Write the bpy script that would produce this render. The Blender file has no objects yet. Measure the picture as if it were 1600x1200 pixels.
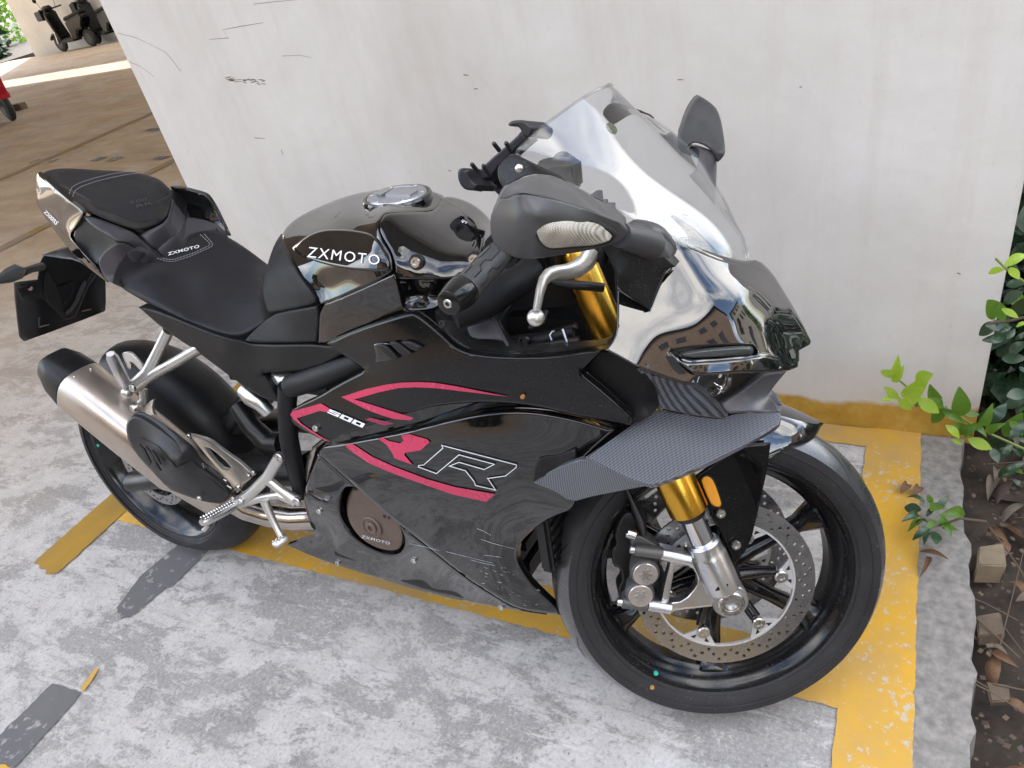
import bpy, bmesh, math, random
import numpy as np
from mathutils import Vector, Matrix
from mathutils.geometry import delaunay_2d_cdt

random.seed(7)
SC = bpy.context.scene
COL = SC.collection
P = np.array

# ------------------------------------------------------------------ camera
CAM_H = 1.3871
FPX = 1145.397                      # focal length in pixels of the 1600 px wide photograph
YAW, PITCH, ROLL = -0.567204, 0.593129, -0.244192


def cam_axes():
    sy, cy, sp, cp = math.sin(YAW), math.cos(YAW), math.sin(PITCH), math.cos(PITCH)
    fwd = P([sy * cp, cy * cp, -sp]); right = P([cy, -sy, 0.0]); up = np.cross(right, fwd)
    c, s = math.cos(ROLL), math.sin(ROLL)
    return P([c * right + s * up, -s * right + c * up, fwd])


RC = cam_axes()
CAM = P([0, 0, CAM_H])
cam = bpy.data.cameras.new('camera')
cam.sensor_width = 36.0
cam.lens = 36.0 * FPX / 1600.0
cam.clip_start = 0.02
cam.clip_end = 400.0
camo = bpy.data.objects.new('camera', cam)
COL.objects.link(camo)
camo.matrix_world = Matrix([[RC[0][i], RC[1][i], -RC[2][i], CAM[i]] for i in range(3)] + [[0, 0, 0, 1]])
SC.camera = camo

# ------------------------------------------------------------------ world, sun, exposure
SUN_DIR = P([-0.62, 0.62, 0.80]); SUN_DIR = SUN_DIR / np.linalg.norm(SUN_DIR)
SUN_EL = math.asin(SUN_DIR[2])
SUN_AZ = math.atan2(SUN_DIR[0], SUN_DIR[1])
W = bpy.data.worlds.new('World')
SC.world = W
W.use_nodes = True
wn, wl = W.node_tree.nodes, W.node_tree.links
wn.clear()
wo = wn.new('ShaderNodeOutputWorld'); wb = wn.new('ShaderNodeBackground'); sky = wn.new('ShaderNodeTexSky')
sky.sky_type = 'NISHITA'; sky.sun_disc = False
sky.sun_elevation = SUN_EL; sky.sun_rotation = SUN_AZ
sky.air_density = 1.0; sky.dust_density = 1.2; sky.ozone_density = 1.0
wb.inputs['Strength'].default_value = 0.15
tc = wn.new('ShaderNodeTexCoord'); mp = wn.new('ShaderNodeMapping')
mp.inputs['Scale'].default_value = (1.0, 1.0, 2.2)
nz = wn.new('ShaderNodeTexNoise'); nz.inputs['Scale'].default_value = 1.5; nz.inputs['Detail'].default_value = 8
nz.inputs['Roughness'].default_value = 0.58; nz.inputs['Distortion'].default_value = 0.35
cr = wn.new('ShaderNodeValToRGB')
cr.color_ramp.elements[0].position = 0.43; cr.color_ramp.elements[1].position = 0.62
mixc = wn.new('ShaderNodeMix'); mixc.data_type = 'RGBA'
mixc.inputs['B'].default_value = (9.6, 9.25, 8.85, 1)
wl.new(tc.outputs['Generated'], mp.inputs['Vector']); wl.new(mp.outputs['Vector'], nz.inputs['Vector'])
wl.new(nz.outputs['Fac'], cr.inputs['Fac']); wl.new(cr.outputs['Color'], mixc.inputs['Factor'])
wl.new(sky.outputs['Color'], mixc.inputs['A']); wl.new(mixc.outputs['Result'], wb.inputs['Color'])
wl.new(wb.outputs['Background'], wo.inputs['Surface'])

sun = bpy.data.lights.new('sun', 'SUN')
sun.energy = 2.0; sun.angle = math.radians(0.5); sun.color = (1.0, 0.95, 0.87)
suno = bpy.data.objects.new('sun', sun); COL.objects.link(suno)
suno.rotation_euler = Vector(-SUN_DIR).to_track_quat('-Z', 'Y').to_euler()

SC.view_settings.view_transform = 'Standard'
SC.view_settings.look = 'None'
SC.view_settings.gamma = 1.0
SC.view_settings.use_curve_mapping = False
SC.view_settings.exposure = 2.1
SC.render.engine = 'CYCLES'
SC.cycles.use_denoising = True
SC.cycles.max_bounces = 8
SC.cycles.transparent_max_bounces = 12

# ------------------------------------------------------------------ materials


def hexn(m, t, **kw):
    n = m.node_tree.nodes.new(t)
    for k, v in kw.items():
        if k in n.inputs.keys():
            n.inputs[k].default_value = v
        else:
            setattr(n, k, v)
    return n


MATS = {}


def mat(name, col, rough=0.5, metal=0.0, spec=0.5, vary=0.12, vscale=9.0, bump=0.0, bscale=120.0, dust=0.0, dscale=260.0,
        rvary=0.08, coat=0.0, aniso=None, dustcol=(0.35, 0.34, 0.33, 1)):
    m = bpy.data.materials.new(name)
    m.use_nodes = True
    nt = m.node_tree; L = nt.links
    b = nt.nodes['Principled BSDF']
    b.inputs['Metallic'].default_value = metal
    b.inputs['Specular IOR Level'].default_value = spec
    b.inputs['Coat Weight'].default_value = coat
    b.inputs['Coat Roughness'].default_value = 0.03
    t = hexn(m, 'ShaderNodeTexCoord')
    src = t.outputs['Object']
    n = hexn(m, 'ShaderNodeTexNoise', Scale=vscale, Detail=6.0, Roughness=0.6)
    L.new(src, n.inputs['Vector'])
    r = hexn(m, 'ShaderNodeValToRGB')
    r.color_ramp.elements[0].position = 0.3; r.color_ramp.elements[1].position = 0.7
    r.color_ramp.elements[0].color = tuple(c * (1 - vary) for c in col[:3]) + (1,)
    r.color_ramp.elements[1].color = tuple(min(1, c * (1 + vary)) for c in col[:3]) + (1,)
    L.new(n.outputs['Fac'], r.inputs['Fac'])
    out = r.outputs['Color']
    mr = hexn(m, 'ShaderNodeMapRange')
    mr.inputs['To Min'].default_value = max(0.02, rough - rvary); mr.inputs['To Max'].default_value = min(1, rough + rvary)
    mr.inputs['From Min'].default_value = 0.3; mr.inputs['From Max'].default_value = 0.7
    n2 = hexn(m, 'ShaderNodeTexNoise', Scale=vscale * 2.7, Detail=8.0)
    if aniso:
        mpn = hexn(m, 'ShaderNodeMapping'); mpn.inputs['Scale'].default_value = aniso
        L.new(src, mpn.inputs['Vector']); L.new(mpn.outputs['Vector'], n2.inputs['Vector'])
    else:
        L.new(src, n2.inputs['Vector'])
    L.new(n2.outputs['Fac'], mr.inputs['Value'])
    rout = mr.outputs['Result']
    if dust > 0:
        v = hexn(m, 'ShaderNodeTexNoise', Scale=dscale, Detail=3.0, Roughness=0.7)
        L.new(src, v.inputs['Vector'])
        v2 = hexn(m, 'ShaderNodeTexNoise', Scale=6.0, Detail=3.0)
        L.new(src, v2.inputs['Vector'])
        th = hexn(m, 'ShaderNodeMapRange'); th.inputs['From Min'].default_value = 0.62; th.inputs['From Max'].default_value = 0.72
        L.new(v.outputs['Fac'], th.inputs['Value'])
        mm = hexn(m, 'ShaderNodeMath', operation='MULTIPLY'); L.new(th.outputs['Result'], mm.inputs[0]); L.new(v2.outputs['Fac'], mm.inputs[1])
        m3 = hexn(m, 'ShaderNodeMath', operation='MULTIPLY'); L.new(mm.outputs[0], m3.inputs[0]); m3.inputs[1].default_value = dust
        mx = hexn(m, 'ShaderNodeMix', data_type='RGBA')
        L.new(m3.outputs[0], mx.inputs['Factor']); L.new(out, mx.inputs['A']); mx.inputs['B'].default_value = dustcol
        out = mx.outputs['Result']
        ma = hexn(m, 'ShaderNodeMath', operation='MULTIPLY_ADD'); L.new(m3.outputs[0], ma.inputs[0]); ma.inputs[1].default_value = 0.6
        L.new(rout, ma.inputs[2]); rout = ma.outputs[0]
    L.new(out, b.inputs['Base Color']); L.new(rout, b.inputs['Roughness'])
    if bump > 0:
        bn = hexn(m, 'ShaderNodeTexNoise', Scale=bscale, Detail=4.0)
        if aniso:
            L.new(mpn.outputs['Vector'], bn.inputs['Vector'])
        else:
            L.new(src, bn.inputs['Vector'])
        bp = hexn(m, 'ShaderNodeBump', Strength=bump, Distance=0.002)
        L.new(bn.outputs['Fac'], bp.inputs['Height']); L.new(bp.outputs['Normal'], b.inputs['Normal'])
    MATS[name] = m
    return m


M_GLOSS = mat('gloss_black_paint', (0.004, 0.004, 0.0045), 0.03, spec=0.65, coat=0.3, rvary=0.015, dust=0.1, dscale=330, vary=0.3, bump=0.012, bscale=14)
M_GLOSSD = mat('dusty_black_paint', (0.005, 0.005, 0.0055), 0.13, spec=0.35, coat=0.0, rvary=0.03, dust=0.3, dscale=420, vary=0.3, bump=0.012, bscale=14)
M_NOSE = mat('mirror_black_paint', (0.006, 0.006, 0.0065), 0.035, spec=0.9, coat=0.4, rvary=0.015, dust=0.3, dscale=420, vary=0.3)
M_NOSE.node_tree.nodes['Principled BSDF'].inputs['Coat IOR'].default_value = 1.9
M_SATIN = mat('satin_black_plastic', (0.007, 0.007, 0.008), 0.42, spec=0.3, bump=0.12, bscale=900, dust=0.1)
M_DUSTY = mat('dusty_black_plastic', (0.009, 0.009, 0.0095), 0.4, spec=0.3, bump=0.12, bscale=900, dust=0.7, dscale=340)
M_MIRROR = mat('mirror_housing_plastic', (0.06, 0.06, 0.063), 0.36, spec=0.55, bump=0.05, bscale=1500, dust=0.25, dscale=500)
M_SEAT = mat('black_seat_vinyl', (0.0115, 0.0115, 0.0145), 0.62, spec=0.38, bump=0.35, bscale=1100, rvary=0.05, dust=0.06)
M_PAD = mat('grained_black_plastic', (0.0075, 0.0075, 0.009), 0.5, spec=0.33, bump=0.3, bscale=1400)
M_TRIM = mat('grey_trim_plastic', (0.05, 0.048, 0.055), 0.45, spec=0.4, bump=0.15, bscale=1300, dust=0.1)
M_CHIN = mat('grey_chin_plastic', (0.09, 0.09, 0.1), 0.34, spec=0.5, bump=0.1, bscale=1200, dust=0.2)
M_RUB = mat('tyre_rubber', (0.02, 0.02, 0.022), 0.6, spec=0.4, bump=0.15, bscale=350, dust=0.35, dscale=200, vary=0.25)
M_TREAD = mat('tyre_tread_rubber', (0.04, 0.04, 0.043), 0.3, spec=0.9, coat=0.6, bump=0.05, bscale=300, dust=0.1, vary=0.3, rvary=0.1)  # base lifted to stand for sky sheen, front tyre only
M_RIM = mat('gloss_black_wheel', (0.008, 0.008, 0.009), 0.16, spec=0.5, dust=0.45, dscale=240, rvary=0.06)
M_DARK = mat('black_metal', (0.007, 0.007, 0.0075), 0.4, spec=0.45, dust=0.12)
M_ALU = mat('cast_aluminium', (0.62, 0.62, 0.63), 0.33, metal=1.0, bump=0.12, bscale=500, vary=0.08, dust=0.15)
M_ALUF = mat('forged_aluminium', (0.66, 0.65, 0.62), 0.36, metal=0.9, bump=0.1, bscale=600, vary=0.1, dust=0.1)
M_STEEL = mat('bolt_steel', (0.55, 0.54, 0.52), 0.28, metal=1.0, vary=0.2, vscale=60)
M_CHROME = mat('fork_chrome', (0.72, 0.73, 0.74), 0.07, metal=1.0, rvary=0.03, vary=0.06)
M_GOLD = mat('gold_anodised', (0.72, 0.40, 0.055), 0.26, metal=1.0, rvary=0.05, aniso=(1, 1, 0.05), bump=0.05, bscale=300)
M_DISC = mat('ground_disc_steel', (0.31, 0.31, 0.315), 0.28, metal=0.9, rvary=0.05, vary=0.05, vscale=20, bump=0.05, bscale=300)
M_CARR = mat('disc_carrier_metal', (0.58, 0.58, 0.59), 0.35, metal=0.45)
M_TI = mat('brushed_titanium', (0.52, 0.46, 0.41), 0.36, metal=0.95, rvary=0.08, bump=0.05, bscale=240, vary=0.08)
M_PIPE = mat('stainless_pipe', (0.55, 0.50, 0.45), 0.2, metal=1.0, rvary=0.08, vary=0.2)
M_BRONZE = mat('bronze_engine_cover', (0.20, 0.15, 0.125), 0.42, metal=0.75, bump=0.15, bscale=700)
M_SHIELD = mat('black_heat_shield', (0.016, 0.016, 0.018), 0.42, spec=0.5, bump=0.15, bscale=1200)
M_CAL = mat('grey_caliper', (0.12, 0.118, 0.115), 0.5, metal=0.5, bump=0.1, bscale=600)
M_CAP = mat('caliper_cap_metal', (0.66, 0.62, 0.60), 0.35, metal=0.9)
M_FCAP = mat('fuel_cap_metal', (0.42, 0.43, 0.46), 0.35, metal=0.85, bump=0.05, bscale=500)
M_PINK = mat('crimson_decal', (0.50, 0.035, 0.095), 0.25, spec=0.5, vary=0.08)
M_PINKD = mat('dark_crimson_decal', (0.24, 0.02, 0.06), 0.22, spec=0.5, vary=0.1)
M_WHITE = mat('white_decal', (0.8, 0.8, 0.82), 0.35, vary=0.04)
M_OUTL = mat('silver_decal', (0.62, 0.64, 0.66), 0.3, vary=0.04)
M_THREAD = mat('light_grey_thread', (0.42, 0.42, 0.45), 0.8)
M_AMBER = mat('amber_reflector', (0.85, 0.36, 0.02), 0.15, spec=0.6, bump=0.6, bscale=700)
M_GREEN = mat('green_dot_paint', (0.02, 0.5, 0.32), 0.5)
M_ORANGE = mat('orange_dot_paint', (0.45, 0.22, 0.06), 0.6)
M_GRIP = mat('grip_rubber', (0.055, 0.055, 0.058), 0.5, spec=0.5, bump=0.1, bscale=900)
M_HOLDER = mat('phone_clamp_plastic', (0.03, 0.03, 0.036), 0.4, spec=0.5, bump=0.1, bscale=900)


def mat_carbon(name, base):
    m = bpy.data.materials.new(name); m.use_nodes = True
    L = m.node_tree.links; b = m.node_tree.nodes['Principled BSDF']
    t = hexn(m, 'ShaderNodeTexCoord')
    mpa = hexn(m, 'ShaderNodeMapping'); mpa.inputs['Rotation'].default_value = (0, 0, math.radians(40))
    L.new(t.outputs['Object'], mpa.inputs['Vector'])
    w1 = hexn(m, 'ShaderNodeTexWave', Scale=92.0, bands_direction='X'); L.new(mpa.outputs['Vector'], w1.inputs['Vector'])
    w2 = hexn(m, 'ShaderNodeTexWave', Scale=80.0, bands_direction='DIAGONAL'); L.new(mpa.outputs['Vector'], w2.inputs['Vector'])
    mu = hexn(m, 'ShaderNodeMath', operation='MULTIPLY_ADD'); L.new(w2.outputs['Fac'], mu.inputs[0]); mu.inputs[1].default_value = 0.35
    L.new(w1.outputs['Fac'], mu.inputs[2])
    r = hexn(m, 'ShaderNodeValToRGB')
    r.color_ramp.elements[0].position = 0.25; r.color_ramp.elements[1].position = 1.0
    r.color_ramp.elements[0].color = tuple(c * 0.35 for c in base) + (1,)
    r.color_ramp.elements[1].color = tuple(c * 1.7 for c in base) + (1,)
    L.new(mu.outputs[0], r.inputs['Fac']); L.new(r.outputs['Color'], b.inputs['Base Color'])
    b.inputs['Roughness'].default_value = 0.3; b.inputs['Specular IOR Level'].default_value = 0.9
    bp = hexn(m, 'ShaderNodeBump', Strength=0.35, Distance=0.001)
    L.new(mu.outputs[0], bp.inputs['Height']); L.new(bp.outputs['Normal'], b.inputs['Normal'])
    return m


M_CARBON = mat_carbon('carbon_weave', (0.07, 0.075, 0.09))


def mat_clear(name, tint, rough=0.0, ior=1.45, gain=1.0):
    m = bpy.data.materials.new(name); m.use_nodes = True
    nt = m.node_tree; L = nt.links; nt.nodes.clear()
    o = hexn(m, 'ShaderNodeOutputMaterial'); mx = hexn(m, 'ShaderNodeMixShader')
    tr = hexn(m, 'ShaderNodeBsdfTransparent'); tr.inputs['Color'].default_value = tint + (1,)
    gl = hexn(m, 'ShaderNodeBsdfGlossy'); gl.inputs['Roughness'].default_value = rough
    fr = hexn(m, 'ShaderNodeFresnel')
    ge = hexn(m, 'ShaderNodeNewGeometry'); bi = hexn(m, 'ShaderNodeMapRange')      # the same index from both sides of a thin sheet
    bi.inputs['To Min'].default_value = ior; bi.inputs['To Max'].default_value = 1.0 / ior
    L.new(ge.outputs['Backfacing'], bi.inputs['Value']); L.new(bi.outputs['Result'], fr.inputs['IOR'])
    g = hexn(m, 'ShaderNodeMath', operation='MULTIPLY'); g.use_clamp = True; L.new(fr.outputs[0], g.inputs[0]); g.inputs[1].default_value = gain
    L.new(g.outputs[0], mx.inputs[0]); L.new(tr.outputs[0], mx.inputs[1]); L.new(gl.outputs[0], mx.inputs[2]); L.new(mx.outputs[0], o.inputs['Surface'])
    return m


M_SCREEN = mat_clear('clear_screen_plastic', (0.95, 0.965, 0.98), 0.0, 1.5, 1.25)
M_LAMP = mat_clear('clear_lamp_plastic', (0.9, 0.9, 0.9), 0.05, 1.5, 1.2)
M_TREAD.node_tree.nodes['Principled BSDF'].inputs['Coat Roughness'].default_value = 0.22
M_LENS = mat('ribbed_lamp_lens', (0.62, 0.59, 0.51), 0.18, spec=0.7, vary=0.1, vscale=30)
_b = M_LENS.node_tree.nodes['Principled BSDF']; _L = M_LENS.node_tree.links
_t = hexn(M_LENS, 'ShaderNodeTexCoord'); _w1 = hexn(M_LENS, 'ShaderNodeTexWave', Scale=210.0, bands_direction='Z'); _w2 = hexn(M_LENS, 'ShaderNodeTexWave', Scale=210.0, bands_direction='X')
_n = hexn(M_LENS, 'ShaderNodeTexNoise', Scale=38.0, Detail=2.0)
for _q in (_w1, _w2, _n): _L.new(_t.outputs['Object'], _q.inputs['Vector'])
_m1 = hexn(M_LENS, 'ShaderNodeMath', operation='MULTIPLY'); _L.new(_w1.outputs['Fac'], _m1.inputs[0]); _L.new(_w2.outputs['Fac'], _m1.inputs[1])
_m2 = hexn(M_LENS, 'ShaderNodeMath', operation='MULTIPLY_ADD'); _L.new(_n.outputs['Fac'], _m2.inputs[0]); _m2.inputs[1].default_value = 1.1; _L.new(_m1.outputs[0], _m2.inputs[2])
_r = hexn(M_LENS, 'ShaderNodeValToRGB'); _L.new(_m2.outputs[0], _r.inputs['Fac'])
_r.color_ramp.elements[0].position = 0.35; _r.color_ramp.elements[0].color = (0.20, 0.185, 0.15, 1); _r.color_ramp.elements[1].position = 1.0; _r.color_ramp.elements[1].color = (0.56, 0.53, 0.46, 1)
_L.new(_r.outputs['Color'], _b.inputs['Base Color'])
_bp = hexn(M_LENS, 'ShaderNodeBump', Strength=0.5, Distance=0.001); _L.new(_m1.outputs[0], _bp.inputs['Height']); _L.new(_bp.outputs['Normal'], _b.inputs['Normal'])
M_LENSD = mat('dark_lamp_lens', (0.06, 0.065, 0.065), 0.12, spec=0.6, bump=0.5, bscale=420)

# ------------------------------------------------------------------ mesh helpers


def link(name, me, m, parent=None):
    o = bpy.data.objects.new(name, me)
    COL.objects.link(o)
    if m is not None and not me.materials:
        me.materials.append(m)
    if parent is not None:
        o.parent = parent
    return o


def smooth(me, ang=38.0):
    me.polygons.foreach_set('use_smooth', [True] * len(me.polygons))
    me.set_sharp_from_angle(angle=math.radians(ang))
    me.update()


def mk(name, v, f, m, parent=None, ang=38.0):
    me = bpy.data.meshes.new(name)
    me.from_pydata([tuple(map(float, p)) for p in v], [], [tuple(map(int, q)) for q in f])
    bm = bmesh.new(); bm.from_mesh(me)
    bmesh.ops.recalc_face_normals(bm, faces=bm.faces)
    bm.to_mesh(me); bm.free()
    smooth(me, ang)
    return link(name, me, m, parent)


class MB:
    """collects closed shapes into one mesh"""
    def __init__(self):
        self.v = []; self.f = []

    def add(self, v, f):
        k = len(self.v)
        self.v += [tuple(map(float, p)) for p in v]
        self.f += [tuple(int(i) + k for i in q) for q in f]
        return self

    def box(self, lo, hi, bev=0.0):
        bm = bmesh.new(); bmesh.ops.create_cube(bm, size=1)
        lo = P(lo, float); hi = P(hi, float)
        for q in bm.verts:
            q.co = Vector((lo + hi) / 2 + P(q.co) * (hi - lo))
        if bev:
            bmesh.ops.bevel(bm, geom=bm.edges[:], offset=bev, segments=2, affect='EDGES', clamp_overlap=True)
        bm.verts.index_update()
        self.add([q.co[:] for q in bm.verts], [[q.index for q in fc.verts] for fc in bm.faces]); bm.free()
        return self

    def tube(self, pts, rad, n=14, flat=1.0, up=(0, 0, 1), cap=True):
        pts = [P(p, float) for p in pts]
        rad = list(rad) if hasattr(rad, '__len__') else [rad] * len(pts)
        v = []; f = []; N = len(pts)
        prev = None
        for i, p in enumerate(pts):
            d = pts[min(i + 1, N - 1)] - pts[max(i - 1, 0)]; d = d / np.linalg.norm(d)
            if prev is None:
                u = P(up, float); u = u - d * np.dot(u, d)
                if np.linalg.norm(u) < 1e-4:
                    u = P([1, 0, 0.]) - d * d[0]
            else:
                u = prev - d * np.dot(prev, d)
            u = u / np.linalg.norm(u); prev = u; w = np.cross(d, u)
            for k in range(n):
                a = 2 * math.pi * k / n
                v.append(p + rad[i] * (math.cos(a) * u + flat * math.sin(a) * w))
        for i in range(N - 1):
            for k in range(n):
                f.append((i * n + k, i * n + (k + 1) % n, (i + 1) * n + (k + 1) % n, (i + 1) * n + k))
        if cap:
            f.append(tuple(range(n))[::-1]); f.append(tuple((N - 1) * n + k for k in range(n)))
        return self.add(v, f)

    def lathe(self, prof, c, axis, n=32, closed=False):
        """prof: (along axis, radius)"""
        c = P(c, float); ax = P(axis, float); ax = ax / np.linalg.norm(ax)
        u = np.cross(ax, P([0, 0, 1.]))
        if np.linalg.norm(u) < 1e-3:
            u = P([1., 0, 0])
        u = u / np.linalg.norm(u); w = np.cross(ax, u)
        v = []; f = []; N = len(prof)
        for (a, r) in prof:
            for k in range(n):
                t = 2 * math.pi * k / n
                v.append(c + ax * a + r * (math.cos(t) * u + math.sin(t) * w))
        for i in range(N if closed else N - 1):
            j = (i + 1) % N
            for k in range(n):
                f.append((i * n + k, i * n + (k + 1) % n, j * n + (k + 1) % n, j * n + k))
        if not closed:
            f.append(tuple(range(n))[::-1]); f.append(tuple((N - 1) * n + k for k in range(n)))
        return self.add(v, f)

    def sphere(self, c, r, n=14):
        prof = [(-r * math.cos(math.pi * i / n), max(1e-5, r * math.sin(math.pi * i / n))) for i in range(n + 1)]
        return self.lathe(prof, c, (0, 0, 1), n=2 * n)

    def build(self, name, m, parent=None, ang=38.0):
        return mk(name, self.v, self.f, m, parent, ang)


def tag(o, label, cat=None, group=None, kind=None):
    if label: o['label'] = label
    if cat: o['category'] = cat
    if group: o['group'] = group
    if kind: o['kind'] = kind
    return o


def empty(name, loc=(0, 0, 0), rz=0.0):
    o = bpy.data.objects.new(name, None); COL.objects.link(o)
    o.empty_display_size = 0.1
    o.location = loc; o.rotation_euler = (0, 0, rz)
    return o


# ------------------------------------------------------------------ the two frames of the motorcycle
BX, BY, BYAW, BLEAN, STEER = -1.6922, 0.8668, -0.0198, 0.1384, 0.5175
WB, RFW, RRW, TRAIL, RAKE = 1.4575, 0.30, 0.3056, 0.10, math.radians(24.5)


def bike_axes():
    def tw(X):
        c, s = math.cos(BLEAN), math.sin(BLEAN)
        Y = P([X[0], c * X[1] + s * X[2], -s * X[1] + c * X[2]])
        c, s = math.cos(BYAW), math.sin(BYAW)
        return P([c * Y[0] - s * Y[1], s * Y[0] + c * Y[1], Y[2]])
    return np.stack([tw((1, 0, 0)), tw((0, 1, 0)), tw((0, 0, 1))], 1)


AB = bike_axes()
TB = P([BX, BY, 0.0])
_ax = P([-math.sin(RAKE), 0, math.cos(RAKE)])
_K = P([[0, -_ax[2], _ax[1]], [_ax[2], 0, -_ax[0]], [-_ax[1], _ax[0], 0]])
MS = np.eye(3) + math.sin(STEER) * _K + (1 - math.cos(STEER)) * _K @ _K
AXP = P([WB + TRAIL, 0, 0])
HUB = P([WB, 0, RFW])


def fr(p):
    """steered coordinates (from the front axle) -> motorcycle coordinates"""
    return MS @ (P(p, float) + HUB - AXP) + AXP


def ray(px, py):
    return P([(px - 800) / FPX, -(py - 600) / FPX, 1.0]) @ RC


CB = AB.T @ (CAM - TB)


def tdep(px, py, lat, steered=False):
    """distance along the sight line at which a traced point has the given side offset from the motorcycle's middle plane"""
    D = AB.T @ ray(px, py)
    if steered:
        C = MS.T @ (CB - AXP) + AXP - HUB; D = MS.T @ D
        return (lat - C[1]) / D[1]
    return (lat - CB[1]) / D[1]


def at(px, py, t):
    return CB + t * (AB.T @ ray(px, py))


def un(px, py, lat, steered=False):
    return at(px, py, tdep(px, py, lat, steered))


def gnd(px, py, z=0.0):
    d = ray(px, py)
    return CAM + d * ((z - CAM_H) / d[2])


def onplane(px, py, y):
    d = ray(px, py)
    return CAM + d * (y / d[1])


VIEWS = {'A': (0, 220, .3), 'B': (380, 260, .3), 'C': (680, 120, .375), 'D': (60, 480, 1 / 3), 'E': (420, 560, .35),
         'F': (840, 660, .38333), 'G': (840, 480, .2875), 'H': (1180, 640, .183333), 'I': (940, 720, .216667),
         'J': (680, 380, .1875), 'K': (1020, 130, .175), 'L': (680, 170, .15), 'P': (0, 0, 1.0), 'N': (860, 760, .2), 'R': (440, 580, .31496)}


def tr(view, s):
    """'x,y,lat x,y ...' read off an enlarged view of the photograph -> list of (px, py, lat)"""
    ox, oy, k = VIEWS[view]
    out = []; last = 0.0
    for q in s.split():
        w = [float(c) for c in q.split(',')]
        if len(w) > 2: last = w[2]
        out.append((ox + w[0] * k, oy + w[1] * k, last))
    return out


class Field:
    """smooth surface through traced points: thin-plate spline of the sight-line distance"""
    def __init__(self, pts, steered=False, lam=2e-3, off=0.0):
        self.c = P([(p[0], p[1]) for p in pts]); t = P([tdep(p[0], p[1], p[2], steered) for p in pts])
        self.m = self.c.mean(0); self.s = max(1.0, np.abs(self.c - self.m).max())
        X = (self.c - self.m) / self.s; n = len(X)
        K = self.k(X, X) + lam * np.eye(n); Q = np.c_[np.ones(n), X]
        Amat = np.zeros((n + 3, n + 3)); Amat[:n, :n] = K; Amat[:n, n:] = Q; Amat[n:, :n] = Q.T
        sol = np.linalg.lstsq(Amat, np.r_[t, 0, 0, 0], rcond=None)[0]
        self.w = sol[:n]; self.a = sol[n:]; self.X = X; self.off = off

    @staticmethod
    def k(a, b):
        d2 = ((a[:, None] - b[None]) ** 2).sum(2)
        return 0.5 * d2 * np.log(d2 + 1e-12)

    def t(self, q):
        X = (np.atleast_2d(P(q, float))[:, :2] - self.m) / self.s
        return self.k(X, self.X) @ self.w + np.c_[np.ones(len(X)), X] @ self.a + self.off

    def at(self, q, lift=0.0):
        q = np.atleast_2d(P(q, float)); t = self.t(q) - lift
        return P([at(a[0], a[1], b) for a, b in zip(q, t)])


def resample(poly, step, closed=True):
    out = []; n = len(poly)
    for i in range(n if closed else n - 1):
        a = P(poly[i][:2], float); b = P(poly[(i + 1) % n][:2], float)
        k = max(1, int(round(np.linalg.norm(b - a) / step)))
        for j in range(k):
            out.append(a + (b - a) * j / k)
    if not closed: out.append(P(poly[-1][:2], float))
    return P(out)


def roundpoly(poly, it=1, sharp=75.0):
    """corner cutting that keeps strong corners"""
    p = [P(q, float) for q in poly]
    for _ in range(it):
        n = len(p); o = []
        for i in range(n):
            a, b, c = p[i - 1], p[i], p[(i + 1) % n]
            u, w = b[:2] - a[:2], c[:2] - b[:2]
            nu, nw = np.linalg.norm(u), np.linalg.norm(w)
            ang = math.degrees(math.acos(max(-1, min(1, np.dot(u, w) / (nu * nw + 1e-9)))))
            if ang > sharp or ang < 4:
                o.append(b)
            else:
                o.append(b + (a - b) * 0.25); o.append(b + (c - b) * 0.25)
        p = o
    return p


def inside(poly, q):
    x, y = q[:, 0], q[:, 1]; r = np.zeros(len(q), bool); n = len(poly)
    for i in range(n):
        x1, y1 = poly[i - 1]; x2, y2 = poly[i]
        c = ((y1 > y) != (y2 > y)) & (x < (x2 - x1) * (y - y1) / (y2 - y1 + 1e-12) + x1)
        r ^= c
    return r


def segdist(poly, q):
    d = np.full(len(q), 1e9); n = len(poly)
    for i in range(n):
        a, b = poly[i - 1], poly[i]; ab = b - a; L = np.dot(ab, ab) + 1e-12
        t = np.clip(((q - a) @ ab) / L, 0, 1)
        d = np.minimum(d, np.linalg.norm(q - (a + t[:, None] * ab), axis=1))
    return d


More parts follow.
